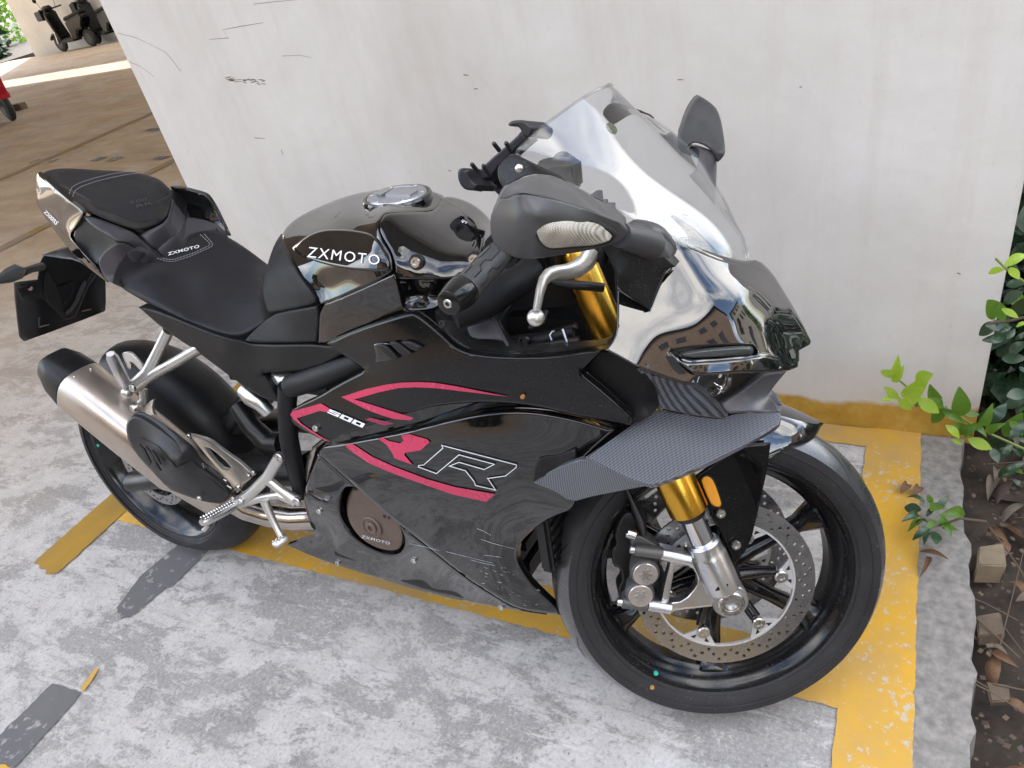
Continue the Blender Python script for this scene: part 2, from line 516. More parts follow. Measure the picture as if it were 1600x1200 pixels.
def fill(loops, step, ring):
    """triangulate a traced outline with holes"""
    R = [resample(l, step) for l in loops]
    lo, hi = R[0].min(0), R[0].max(0)
    g = P([(x + (0.5 * step if k % 2 else 0), y) for k, y in enumerate(np.arange(lo[1], hi[1] + step, step * .87)) for x in np.arange(lo[0], hi[0] + step, step)])
    extra = []
    if ring > 0:
        for l in R:
            tg = np.roll(l, -1, 0) - np.roll(l, 1, 0); nr = np.stack([tg[:, 1], -tg[:, 0]], 1)
            nr /= np.linalg.norm(nr, axis=1)[:, None] + 1e-9
            for s in (1, -1):
                for k in (0.35, 1.0):
                    extra.append(l + nr * s * ring * k)
        ex = np.concatenate(extra)
    else:
        ex = np.zeros((0, 2))

    def dist(q):
        d = segdist(R[0], q)
        for l in R[1:]: d = np.minimum(d, segdist(l, q))
        return d

    def ins(q):
        r = inside(R[0], q)
        for l in R[1:]: r &= ~inside(l, q)
        return r
    if len(g): g = g[ins(g)]
    if len(g): g = g[dist(g) > max(ring * 1.5, step * .55)]
    if len(ex):
        keep = ins(ex); ex = ex[keep]; d = dist(ex); ex = ex[(d > ring * .3)]
    pts = np.concatenate(R + [ex, g])
    edges = []; k = 0
    for l in R:
        n = len(l); edges += [(k + i, k + (i + 1) % n) for i in range(n)]; k += n
    v, e, f, ov, oe, of = delaunay_2d_cdt([Vector(p) for p in pts], edges, [], 0, 1e-5)
    v = P([q[:] for q in v])
    cen = P([v[list(q)].mean(0) for q in f])
    ok = ins(cen)
    f = [q for q, o in zip(f, ok) if o]
    used = sorted({i for q in f for i in q}); mpx = {u: i for i, u in enumerate(used)}
    v = v[used]; f = [tuple(mpx[i] for i in q) for q in f]
    return v, f, dist(v)


def solid(V3, f, ext):
    """give a sheet its thickness: back copy plus side walls; ext is one vector or one per vertex"""
    n = len(V3); V = np.concatenate([V3, V3 + P(ext)]); F = list(f) + [tuple(n + i for i in q[::-1]) for q in f]
    cnt = {}
    for q in f:
        for i in range(len(q)):
            a, b = q[i], q[(i + 1) % len(q)]
            cnt[(a, b)] = cnt.get((a, b), 0) + 1
    for (a, b) in list(cnt):
        if (b, a) not in cnt:
            F.append((b, a, n + a, n + b))
    return V, F


def mirror(o, name=None, parent=None, ymin=None, shift=(0, 0, 0)):
    me = o.data.copy()
    if 'custom_normal' in me.attributes: me.attributes.remove(me.attributes['custom_normal'])
    bm = bmesh.new(); bm.from_mesh(me)
    for q in bm.verts: q.co.y = -q.co.y
    bmesh.ops.reverse_faces(bm, faces=bm.faces)
    if ymin is not None:
        r_ = bmesh.ops.bisect_plane(bm, geom=bm.verts[:] + bm.edges[:] + bm.faces[:], plane_co=(0, ymin, 0), plane_no=(0, 1, 0), clear_inner=True)
        bmesh.ops.holes_fill(bm, edges=[e for e in bm.edges if e.is_boundary], sides=0)
    for q in bm.verts: q.co += Vector(shift)
    bm.to_mesh(me); bm.free()
    return link(name or o.name.split('.')[0], me, None, parent or o.parent)


def panel(name, outline, m, parent, ctrl=(), ext=(0, .012, 0), step=9.0, roll=4.0, depth=.004, holes=(), steered=False, rnd=1, lam=2e-3, off=0.0, ang=38.0, mir=False):
    F_ = Field(list(outline) + list(ctrl), steered, lam, off)
    loops = [roundpoly(outline, rnd)] + [roundpoly(h_, 1) for h_ in holes]
    v, f, d = fill(loops, step, roll)
    t = F_.t(v)
    if roll > 0:
        u = np.clip(1 - d / roll, 0, 1)
        t = t + depth * (1 - np.sqrt(np.clip(1 - u * u, 0, 1)))
    V3 = P([at(a[0], a[1], b) for a, b in zip(v, t)])
    e = P(ext, float)
    if steered: e = MS @ e
    V, FF = solid(V3, f, e)
    o = mk(name, V, FF, m, parent, ang)
    dm = lambda q: np.min([segdist(resample(l, step), q) for l in loops], axis=0) if roll > 0 else np.full(len(q), 9.0)

    def pos(q):
        tt = F_.t(q)
        if roll > 0:
            u_ = np.clip(1 - dm(q) / roll, 0, 1); tt = tt + depth * (1 - np.sqrt(np.clip(1 - u_ * u_, 0, 1)))
        return P([at(a[0], a[1], b) for a, b in zip(q, tt)])
    e_ = .25
    px_, mx_, py_, my_ = pos(v + [e_, 0]), pos(v - [e_, 0]), pos(v + [0, e_]), pos(v - [0, e_])
    nn_ = np.cross(px_ - mx_, py_ - my_); nn_ /= np.linalg.norm(nn_, axis=1)[:, None] + 1e-12
    lim = 0.6 if roll > 0 else -1
    set_normals(o, len(v), [n if dd > lim else None for n, dd in zip(nn_, d)])
    if mir: mirror(o, ymin=mir if mir is not True else None, shift=(-.035, 0, -.03) if mir == .012 else (-.01, 0, -.004) if mir is not True else (0, 0, 0))
    return o, F_


def decal(name, poly, F_, m, parent, lift=.0018, step=4.0, holes=(), rnd=0):
    loops = [roundpoly(poly, rnd) if rnd else poly] + list(holes)
    v, f, d = fill(loops, step, 0)
    V3 = F_.at(v, lift)
    V, FF = solid(V3, f, P([at(a[0], a[1], b) for a, b in zip(v, F_.t(v) - lift + .0007)]) - V3)
    o = mk(name, V, FF, m, parent)
    e_ = .4
    a_, b_, c_, d_ = F_.at(v + [e_, 0]), F_.at(v - [e_, 0]), F_.at(v + [0, e_]), F_.at(v - [0, e_])
    nn_ = np.cross(a_ - b_, c_ - d_); nn_ /= np.linalg.norm(nn_, axis=1)[:, None] + 1e-12
    set_normals(o, len(v), list(nn_))
    return o


def stroke_poly(pts, w):
    """ribbon outline of a traced line, w px wide"""
    p = P([q[:2] for q in pts], float); tg = np.gradient(p, axis=0); nr = np.stack([tg[:, 1], -tg[:, 0]], 1); nr /= np.linalg.norm(nr, axis=1)[:, None]
    ww = P(w, float) * np.ones(len(p)) / 2
    l = P([q[2] if len(q) > 2 else 0.0 for q in pts])[:, None]
    return list(np.c_[p + nr * ww[:, None], l]) + list(np.c_[p - nr * ww[:, None], l][::-1])


def textmesh(body, bold=0.0, shear=0.0, space=1.0):
    cu = bpy.data.curves.new('lettering', 'FONT'); cu.body = body; cu.offset = bold; cu.shear = shear; cu.space_character = space
    cu.resolution_u = 3
    o = bpy.data.objects.new('lettering', cu); COL.objects.link(o)
    dg = bpy.context.evaluated_depsgraph_get()
    me = bpy.data.meshes.new_from_object(o.evaluated_get(dg))
    v = P([q.co[:2] for q in me.vertices]); f = [tuple(q.vertices) for q in me.polygons]
    bpy.data.objects.remove(o); bpy.data.curves.remove(cu); bpy.data.meshes.remove(me)
    v = (v - v.min(0)) / (v.max(0) - v.min(0))
    return v, f


def letters(body, quad, F_, m, parent, name='lettering', lift=.002, bold=0.0, shear=0.0, space=1.0):
    """quad: px of lower-left, lower-right, upper-right, upper-left"""
    v, f = textmesh(body, bold, shear, space)
    q = [P(a[:2], float) for a in quad]
    px = P([(1 - a) * (1 - b) * q[0] + a * (1 - b) * q[1] + a * b * q[2] + (1 - a) * b * q[3] for a, b in v])
    V3 = F_.at(px, lift)
    V, FF = solid(V3, f, P([at(a[0], a[1], b) for a, b in zip(px, F_.t(px) - lift + .0008)]) - V3)
    return mk(name, V, FF, m, parent)


def set_normals(o, nv, N):
    """exact surface normals for the traced sheet (its first nv vertices); None keeps the mesh's own"""
    me = o.data
    cn = [Vector(c.vector) for c in me.corner_normals]
    vi = [l.vertex_index for l in me.loops]
    for pl in me.polygons:
        idx = [vi[k] for k in pl.loop_indices]
        if max(idx) >= nv: continue
        for k in pl.loop_indices:
            n = N[vi[k]]
            if n is not None:
                n = Vector(n)
                cn[k] = n if n.dot(pl.normal) > 0 else -n
    me.normals_split_custom_set([c[:] for c in cn])


def bolt(name, c, axis, r, h_, m, parent, hexr=None):
    ax = P(axis, float); ax /= np.linalg.norm(ax)
    b = MB().lathe([(0, r * .98), (h_ * .7, r), (h_, r * .86), (h_, r * .5), (h_ * .55, r * .44), (h_ * .55, 1e-4)], c, ax, n=14)
    return b.build(name, m, parent)
# ================================================================== THE SETTING


def mat_floor():
    m = bpy.data.materials.new('worn_concrete'); m.use_nodes = True
    L = m.node_tree.links; b = m.node_tree.nodes['Principled BSDF']
    t = hexn(m, 'ShaderNodeTexCoord'); src = t.outputs['Object']

    def noise(scale, det=8.0, rough=0.6, dist=0.0, sc=None, rot=0.0):
        n = hexn(m, 'ShaderNodeTexNoise', Scale=scale, Detail=det, Roughness=rough, Distortion=dist)
        if sc:
            mpn = hexn(m, 'ShaderNodeMapping'); mpn.inputs['Scale'].default_value = sc; mpn.inputs['Rotation'].default_value = (0, 0, rot)
            L.new(src, mpn.inputs['Vector']); L.new(mpn.outputs['Vector'], n.inputs['Vector'])
        else:
            L.new(src, n.inputs['Vector'])
        return n.outputs['Fac']

    def ramp(fac, a, c, v0=0.0, v1=1.0):
        r = hexn(m, 'ShaderNodeMapRange'); r.inputs['From Min'].default_value = a; r.inputs['From Max'].default_value = c
        r.inputs['To Min'].default_value = v0; r.inputs['To Max'].default_value = v1
        L.new(fac, r.inputs['Value']); return r.outputs['Result']

    def mixc(f, a, c):
        x = hexn(m, 'ShaderNodeMix', data_type='RGBA')
        L.new(f, x.inputs['Factor'])
        for k, q in (('A', a), ('B', c)):
            if isinstance(q, tuple): x.inputs[k].default_value = q + (1,)
            else: L.new(q, x.inputs[k])
        return x.outputs['Result']

    def math2(op, a, c):
        x = hexn(m, 'ShaderNodeMath', operation=op); x.use_clamp = True
        for i, q in enumerate((a, c)):
            if isinstance(q, (int, float)): x.inputs[i].default_value = q
            else: L.new(q, x.inputs[i])
        return x.outputs[0]
    base = mixc(ramp(noise(2.3, 12, 0.7), 0.35, 0.65), (0.245, 0.236, 0.226), (0.34, 0.328, 0.313))
    # flaked remains of a pale skim, torn along one direction, in all sizes down to specks
    rot = math.radians(-40)
    n_big = noise(2.9, 15, 0.76, 0.2, (1.0, 1.9, 1.0), rot)
    n_mid = noise(11.0, 14, 0.78, 0.3, (1.0, 1.8, 1.0), rot)
    n_fine = noise(44.0, 10, 0.75, 0.2)
    fl = ramp(n_big, 0.46, 0.50)
    fl = math2('MULTIPLY', fl, ramp(n_mid, 0.39, 0.45))
    fl = math2('MAXIMUM', fl, ramp(n_mid, 0.57, 0.60))
    fl = math2('MULTIPLY', fl, ramp(n_fine, 0.36, 0.43, 0.25, 1.0))
    fl = math2('MAXIMUM', fl, ramp(n_fine, 0.63, 0.66, 0, 0.85))
    pale = mixc(ramp(noise(15, 13, 0.8), 0.36, 0.64), (0.545, 0.525, 0.505), (0.385, 0.37, 0.355))
    pale = mixc(ramp(noise(3.1, 8, 0.6), 0.5, 0.75, 0, 0.6), pale, (0.47, 0.44, 0.405))
    col = mixc(fl, base, pale)
    col = mixc(ramp(noise(7.5, 13, 0.78, 0.2, (1.0, 2.0, 1.0), rot), 0.585, 0.64, 0, 0.65), col, (0.165, 0.163, 0.168))
    col = mixc(ramp(noise(95, 4, 0.6), 0.69, 0.73, 0, 0.85), col, (0.06, 0.058, 0.056))
    # scrapes along the driving direction, hairline cracks, pitted grain
    col = mixc(ramp(noise(3.5, 10, 0.7, 0.1, (1.0, 9.0, 1.0), math.radians(-48)), 0.56, 0.66, 0, 0.5), col, (0.19, 0.183, 0.175))
    col = mixc(ramp(noise(4.5, 10, 0.7, 0.1, (1.0, 8.0, 1.0), math.radians(-30)), 0.60, 0.66, 0, 0.6), col, (0.60, 0.585, 0.565))
    vo = hexn(m, 'ShaderNodeTexVoronoi', Scale=1.15, feature='DISTANCE_TO_EDGE'); dv = hexn(m, 'ShaderNodeMixRGB'); dv.inputs[0].default_value = 0.12
    nv = hexn(m, 'ShaderNodeTexNoise', Scale=5.0, Detail=8.0); L.new(src, nv.inputs['Vector']); L.new(src, dv.inputs[1]); L.new(nv.outputs['Color'], dv.inputs[2]); L.new(dv.outputs[0], vo.inputs['Vector'])
    crack = math2('MULTIPLY', ramp(vo.outputs['Distance'], 0.0018, 0.0042, 1, 0), ramp(noise(0.9, 4), 0.62, 0.70))
    col = mixc(math2('MULTIPLY', crack, 0.75), col, (0.07, 0.065, 0.06))
    g1 = noise(120, 6, 0.85); g2 = noise(60, 8, 0.85, 0.3)
    col = mixc(ramp(g1, 0.30, 0.50, 0.55, 0), col, (0.105, 0.10, 0.098))
    col = mixc(ramp(g1, 0.52, 0.72, 0, 0.55), col, (0.68, 0.665, 0.645))
    col = mixc(ramp(g2, 0.33, 0.47, 0.5, 0), col, (0.18, 0.173, 0.167))
    # brown dirt deeper in, with the covered car park's warm light painted in
    sx = hexn(m, 'ShaderNodeSeparateXYZ'); L.new(src, sx.inputs[0])
    far = ramp(sx.outputs['X'], -2.2, -5.2)
    dirt_warmlight = mixc(ramp(noise(1.3, 12, 0.72, 0.4, (0.7, 1.8, 1), math.radians(12)), 0.34, 0.66), (0.34, 0.225, 0.125), (0.52, 0.39, 0.26))
    dirt_warmlight = mixc(ramp(noise(2.2, 10, 0.7, 0.2, (0.6, 1.6, 1), math.radians(12)), 0.54, 0.70, 0, 0.7), dirt_warmlight, (0.52, 0.45, 0.37))
    dirt_warmlight = mixc(ramp(noise(1.1, 10, 0.7, 0.2, (0.5, 1.8, 1), math.radians(10)), 0.55, 0.72, 0, 0.7), dirt_warmlight, (0.46, 0.29, 0.06))
    col = mixc(math2('MULTIPLY', far, ramp(noise(1.3, 6), 0.25, 0.5, 0.55, 0.95)), col, dirt_warmlight)
    L.new(col, b.inputs['Base Color'])
    ro = ramp(noise(6, 8), 0.3, 0.7, 0.62, 0.9); L.new(ro, b.inputs['Roughness']); b.inputs['Specular IOR Level'].default_value = 0.3
    hgt = math2('ADD', math2('MULTIPLY', fl, 0.6), math2('MULTIPLY', noise(160, 6), 0.4))
    bp = hexn(m, 'ShaderNodeBump', Strength=0.35, Distance=0.003); L.new(hgt, bp.inputs['Height']); L.new(bp.outputs['Normal'], b.inputs['Normal'])
    return m


def mat_paint(name, col, under, wear, dirt, scale=18.0):
    """road paint worn through to the concrete"""
    m = bpy.data.materials.new(name); m.use_nodes = True
    L = m.node_tree.links; b = m.node_tree.nodes['Principled BSDF']
    t = hexn(m, 'ShaderNodeTexCoord')
    n = hexn(m, 'ShaderNodeTexNoise', Scale=scale, Detail=12.0, Roughness=0.68); L.new(t.outputs['Object'], n.inputs['Vector'])
    r = hexn(m, 'ShaderNodeMapRange'); r.inputs['From Min'].default_value = wear; r.inputs['From Max'].default_value = wear + 0.05
    nl = hexn(m, 'ShaderNodeTexNoise', Scale=3.2, Detail=6.0, Roughness=0.6); L.new(t.outputs['Object'], nl.inputs['Vector'])
    nm_ = hexn(m, 'ShaderNodeMath', operation='MULTIPLY_ADD'); L.new(nl.outputs['Fac'], nm_.inputs[0]); nm_.inputs[1].default_value = 0.55; L.new(n.outputs['Fac'], nm_.inputs[2])
    nm2 = hexn(m, 'ShaderNodeMath', operation='SUBTRACT'); L.new(nm_.outputs[0], nm2.inputs[0]); nm2.inputs[1].default_value = 0.275
    L.new(nm2.outputs[0], r.inputs['Value'])
    n2 = hexn(m, 'ShaderNodeTexNoise', Scale=4.0, Detail=8.0, Roughness=0.6); L.new(t.outputs['Object'], n2.inputs['Vector'])
    r2 = hexn(m, 'ShaderNodeMapRange'); r2.inputs['From Min'].default_value = 0.35; r2.inputs['From Max'].default_value = 0.75; r2.inputs['To Max'].default_value = dirt
    L.new(n2.outputs['Fac'], r2.inputs['Value'])
    x1 = hexn(m, 'ShaderNodeMix', data_type='RGBA'); L.new(r2.outputs['Result'], x1.inputs['Factor'])
    x1.inputs['A'].default_value = col + (1,); x1.inputs['B'].default_value = tuple(c * 0.55 for c in under) + (1,)
    x2 = hexn(m, 'ShaderNodeMix', data_type='RGBA'); L.new(r.outputs['Result'], x2.inputs['Factor'])
    L.new(x1.outputs['Result'], x2.inputs['A']); x2.inputs['B'].default_value = under + (1,)
    L.new(x2.outputs['Result'], b.inputs['Base Color']); b.inputs['Roughness'].default_value = 0.7; b.inputs['Specular IOR Level'].default_value = 0.3
    bp = hexn(m, 'ShaderNodeBump', Strength=0.3, Distance=0.002); L.new(n.outputs['Fac'], bp.inputs['Height']); L.new(bp.outputs['Normal'], b.inputs['Normal'])
    return m


def mat_wall():
    m = bpy.data.materials.new('white_plaster'); m.use_nodes = True
    L = m.node_tree.links; b = m.node_tree.nodes['Principled BSDF']
    t = hexn(m, 'ShaderNodeTexCoord'); src = t.outputs['Object']
    n = hexn(m, 'ShaderNodeTexNoise', Scale=1.9, Detail=13.0, Roughness=0.68, Distortion=0.3); L.new(src, n.inputs['Vector'])
    r = hexn(m, 'ShaderNodeValToRGB'); L.new(n.outputs['Fac'], r.inputs['Fac'])
    r.color_ramp.elements[0].position = 0.3; r.color_ramp.elements[0].color = (0.63, 0.60, 0.56, 1)
    r.color_ramp.elements[1].position = 0.68; r.color_ramp.elements[1].color = (0.765, 0.745, 0.715, 1)
    mpw = hexn(m, 'ShaderNodeMapping'); mpw.inputs['Scale'].default_value = (5.0, 1.0, 0.5); L.new(src, mpw.inputs['Vector'])
    nw = hexn(m, 'ShaderNodeTexNoise', Scale=2.4, Detail=10.0, Roughness=0.66); L.new(mpw.outputs['Vector'], nw.inputs['Vector'])
    rw_ = hexn(m, 'ShaderNodeMapRange'); rw_.inputs['From Min'].default_value = 0.5; rw_.inputs['From Max'].default_value = 0.75; rw_.inputs['To Max'].default_value = 0.45; L.new(nw.outputs['Fac'], rw_.inputs['Value'])
    xw = hexn(m, 'ShaderNodeMix', data_type='RGBA'); L.new(rw_.outputs['Result'], xw.inputs['Factor']); L.new(r.outputs['Color'], xw.inputs['A']); xw.inputs['B'].default_value = (0.60, 0.55, 0.49, 1)
    # small dabs and grime
    n2 = hexn(m, 'ShaderNodeTexNoise', Scale=26.0, Detail=6.0, Roughness=0.65); L.new(src, n2.inputs['Vector'])
    r2 = hexn(m, 'ShaderNodeMapRange'); r2.inputs['From Min'].default_value = 0.655; r2.inputs['From Max'].default_value = 0.76; r2.inputs['To Max'].default_value = 0.5
    L.new(n2.outputs['Fac'], r2.inputs['Value'])
    x = hexn(m, 'ShaderNodeMix', data_type='RGBA'); L.new(r2.outputs['Result'], x.inputs['Factor']); L.new(xw.outputs['Result'], x.inputs['A'])
    x.inputs['B'].default_value = (0.45, 0.41, 0.36, 1)
    # yellow paint band at the foot, brushed on by hand, with a brown splash line above it
    sx = hexn(m, 'ShaderNodeSeparateXYZ'); L.new(src, sx.inputs[0])
    n3 = hexn(m, 'ShaderNodeTexNoise', Scale=5.0, Detail=8.0, Roughness=0.6); L.new(src, n3.inputs['Vector'])
    a = hexn(m, 'ShaderNodeMath', operation='MULTIPLY_ADD'); L.new(n3.outputs['Fac'], a.inputs[0]); a.inputs[1].default_value = -0.09; L.new(sx.outputs['Z'], a.inputs[2])
    r3 = hexn(m, 'ShaderNodeMapRange'); r3.inputs['From Min'].default_value = 0.052; r3.inputs['From Max'].default_value = 0.036; L.new(a.outputs[0], r3.inputs['Value'])
    r4 = hexn(m, 'ShaderNodeMapRange'); r4.inputs['From Min'].default_value = 0.20; r4.inputs['From Max'].default_value = 0.0; r4.inputs['To Max'].default_value = 0.45; L.new(a.outputs[0], r4.inputs['Value'])
    y = hexn(m, 'ShaderNodeMix', data_type='RGBA'); L.new(r4.outputs['Result'], y.inputs['Factor']); L.new(x.outputs['Result'], y.inputs['A']); y.inputs['B'].default_value = (0.52, 0.40, 0.27, 1)
    z = hexn(m, 'ShaderNodeMix', data_type='RGBA'); L.new(r3.outputs['Result'], z.inputs['Factor']); L.new(y.outputs['Result'], z.inputs['A']); 
    nb = hexn(m, 'ShaderNodeTexNoise', Scale=9.0, Detail=10.0, Roughness=0.7); L.new(src, nb.inputs['Vector'])
    rb = hexn(m, 'ShaderNodeValToRGB'); L.new(nb.outputs['Fac'], rb.inputs['Fac'])
    rb.color_ramp.elements[0].position = 0.36; rb.color_ramp.elements[0].color = (0.40, 0.205, 0.02, 1); rb.color_ramp.elements[1].position = 0.62; rb.color_ramp.elements[1].color = (0.56, 0.36, 0.075, 1)
    L.new(rb.outputs['Color'], z.inputs['B'])
    L.new(z.outputs['Result'], b.inputs['Base Color']); b.inputs['Roughness'].default_value = 0.75; b.inputs['Specular IOR Level'].default_value = 0.3
    n4 = hexn(m, 'ShaderNodeTexNoise', Scale=7.0, Detail=12.0, Roughness=0.62); L.new(src, n4.inputs['Vector'])
    bp = hexn(m, 'ShaderNodeBump', Strength=0.35, Distance=0.012); L.new(n4.outputs['Fac'], bp.inputs['Height']); L.new(bp.outputs['Normal'], b.inputs['Normal'])
    return m


M_FLOOR = mat_floor()
M_YEL = mat_paint('yellow_bay_paint', (0.64, 0.35, 0.017), (0.47, 0.41, 0.32), 0.585, 0.7, 60.0)
M_YELD = mat_paint('dull_yellow_bay_paint', (0.36, 0.205, 0.022), (0.25, 0.19, 0.10), 0.62, 0.6)
M_YELF = mat_paint('faded_yellow_bay_paint', (0.32, 0.19, 0.03), (0.26, 0.19, 0.13), 0.47, 0.7, 5.0)
M_GREYP = mat_paint('dark_grey_cover_paint', (0.115, 0.113, 0.118), (0.30, 0.288, 0.275), 0.535, 0.5, 24.0)
M_WALL = mat_wall()
M_WHITEW = mat('far_plaster', (0.68, 0.65, 0.61), 0.8, vary=0.12, vscale=1.2)
M_CEIL = mat('ceiling_concrete', (0.45, 0.44, 0.42), 0.85, vary=0.12, vscale=2)
M_FACADE = mat('facade_render', (0.42, 0.38, 0.33), 0.85, vary=0.12, vscale=1.5)
M_FACADE2 = mat('tan_brick_render', (0.30, 0.21, 0.15), 0.85, vary=0.2, vscale=2.5)
M_ROOF = mat('dark_roof', (0.045, 0.042, 0.042), 0.7, vary=0.2, vscale=3)
M_GLASS = mat('window_glass', (0.03, 0.035, 0.04), 0.06, spec=0.6)
M_KERB = mat('grey_screed', (0.225, 0.212, 0.192), 0.8, vary=0.35, vscale=45, bump=0.9, bscale=120, dust=0.6, dscale=150, dustcol=(0.42, 0.40, 0.37, 1))
M_SOIL = mat('leafy_soil', (0.05, 0.038, 0.028), 0.9, vary=0.5, vscale=14, bump=0.9, bscale=45)
M_GROUND = mat('outer_ground', (0.10, 0.095, 0.085), 0.9, vary=0.3, vscale=0.8)
M_SCRATCH = mat('dark_scuff', (0.26, 0.23, 0.21), 0.8)
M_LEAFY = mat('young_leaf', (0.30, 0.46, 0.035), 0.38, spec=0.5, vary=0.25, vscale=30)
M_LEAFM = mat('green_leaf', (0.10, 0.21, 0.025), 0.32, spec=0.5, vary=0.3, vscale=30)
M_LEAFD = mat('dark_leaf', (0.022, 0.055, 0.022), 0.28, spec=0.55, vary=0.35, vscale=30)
M_DEAD1 = mat('dead_leaf_brown', (0.16, 0.085, 0.042), 0.65, vary=0.4, vscale=40)
M_DEAD2 = mat('dead_leaf_grey', (0.17, 0.135, 0.105), 0.7, vary=0.4, vscale=40)
M_DEAD3 = mat('dead_leaf_dark', (0.06, 0.04, 0.03), 0.65, vary=0.4, vscale=40)
M_TWIG = mat('twig_bark', (0.12, 0.085, 0.055), 0.8)
M_STEM = mat('green_stem', (0.16, 0.22, 0.05), 0.5)
M_BLOCK = mat('pale_timber', (0.20, 0.155, 0.10), 0.75, vary=0.25, vscale=22, bump=0.3, bscale=60)
M_BRICK = mat('brown_brick', (0.12, 0.088, 0.06), 0.85, vary=0.3, vscale=30, bump=0.6, bscale=80)

for _m in (M_LEAFY, M_LEAFM):
    _b = _m.node_tree.nodes['Principled BSDF']
    _b.inputs['Subsurface Weight'].default_value = 0.0
    _tr = hexn(_m, 'ShaderNodeBsdfTranslucent'); _tr.inputs['Color'].default_value = (0.5, 0.68, 0.06, 1) if _m is M_LEAFY else (0.16, 0.3, 0.03, 1)
    _mx = hexn(_m, 'ShaderNodeMixShader'); _mx.inputs[0].default_value = 0.4
    _out = [n for n in _m.node_tree.nodes if n.type == 'OUTPUT_MATERIAL'][0]
    _m.node_tree.links.new(_b.outputs[0], _mx.inputs[1]); _m.node_tree.links.new(_tr.outputs[0], _mx.inputs[2]); _m.node_tree.links.new(_mx.outputs[0], _out.inputs['Surface'])


def sheet(name, poly, z, m, parent=None):
    me = bpy.data.meshes.new(name)
    me.from_pydata([(p[0], p[1], z) for p in poly], [], [tuple(range(len(poly)))])
    if me.polygons[0].normal.z < 0: me.flip_normals()
    me.update()
    return link(name, me, m, parent)


def ragged_sheet(name, poly, z, m, amp=.0018, step=.009):
    o = []; n = len(poly); ph = random.random() * 9
    for i in range(n):
        a = P(poly[i][:2], float); b_ = P(poly[(i + 1) % n][:2], float); L = np.linalg.norm(b_ - a); k = max(1, int(L / step)); nr = P([-(b_ - a)[1], (b_ - a)[0]]) / (L + 1e-9)
        if k > 260: k = 260
        for j in range(k):
            w = 0 if j == 0 else random.gauss(0, .5) + .8 * math.sin(j * .9 + ph) * math.sin(j * .23 + 2 * ph)
            o.append(a + (b_ - a) * j / k + nr * amp * w)
    return sheet(name, o, z, m)


WY = 1.695                                   # face of the white wall
XE = onplane(1550.6, 536, WY)[0]             # its right end
XL = -2.17                                   # its left end
EDGE = 0.205                                 # edge of the floor slab beside the planting bed

g = sheet('ground', [(-150, -150), (150, -150), (150, 150), (-150, 150)], -0.16, M_GROUND); g['kind'] = 'structure'
fl = MB().box((-60, -30, -0.15), (EDGE - 0.095, 14.0, 0.0)).build('floor', M_FLOOR); fl['kind'] = 'structure'


def ragged(n, x, y0, y1, amp):
    return [(x + random.uniform(-amp, amp) + 0.005 * math.sin(7.0 * (y0 + (y1 - y0) * i / n)), y0 + (y1 - y0) * i / n) for i in range(n + 1)]


rg = ragged(110, EDGE, -1.6, 1.69, 0.007)
kp = [(EDGE - 0.095, -1.6)] + rg + [(EDGE - 0.095, 1.69)]
kv = [(p[0], p[1], 0.002 + 0.0 * p[0]) for p in kp]; nk = len(kv)
kb = [(p[0] + (0.012 if i not in (0, nk - 1) else 0) * random.random(), p[1], -0.15) for i, p in enumerate(kp)]
kerb = mk('kerb', kv + kb, [tuple(range(nk))] + [tuple(range(nk, 2 * nk))[::-1]] + [(i, (i + 1) % nk, nk + (i + 1) % nk, nk + i) for i in range(nk)], M_KERB); kerb['kind'] = 'structure'

# soil of the planting bed: uneven sheet, lower than the slab
sv = []; sf = []; NX, NY = 26, 46
for j in range(NY + 1):
    for i in range(NX + 1):
        x = EDGE - 0.01 + 1.5 * i / NX; y = -1.6 + 4.6 * j / NY
        sv.append((x, y, -0.062 + 0.022 * math.sin(5.1 * x + 3.3 * y) * math.sin(7.7 * y - 2 * x) + random.uniform(-0.008, 0.008) - (0.02 if i == 0 else 0)))
for j in range(NY):
    for i in range(NX):
        k = j * (NX + 1) + i; sf.append((k, k + 1, k + NX + 2, k + NX + 1))
soil = mk('soil', sv, sf, M_SOIL, None, 60); soil['kind'] = 'structure'

# painted bay markings, each a thin sheet above the concrete
YA, YB, YC = 0.8555, 0.975, 1.618
mark = []
mark.append(ragged_sheet('bay_marking', [(-2.098, YA), (-0.004, YA), (-0.004, YB), (-2.098, YB)], 0.0035, M_YEL))
mark.append(ragged_sheet('bay_marking', [(-0.0155, -1.2), (0.111, -1.2), (0.111, WY), (-0.0155, WY)], 0.004, M_YEL))
mark.append(ragged_sheet('bay_marking', [(-2.098, YC), (-0.004, YC), (-0.004, WY - .004), (-2.098, WY - .004)], 0.0035, M_YEL))
jag = [(-2.232, 0.655), (-2.222, 0.640), (-2.205, 0.648), (-2.185, 0.632), (-2.160, 0.640), (-2.140, 0.622), (-2.118, 0.628), (-2.1005, 0.640)]
mark.append(ragged_sheet('bay_marking', jag + [(-2.1005, 1.9), (-2.23, 1.9)], 0.004, M_YELD))


def gp(*pts):
    return [tuple(gnd(*p)[:2]) for p in pts]


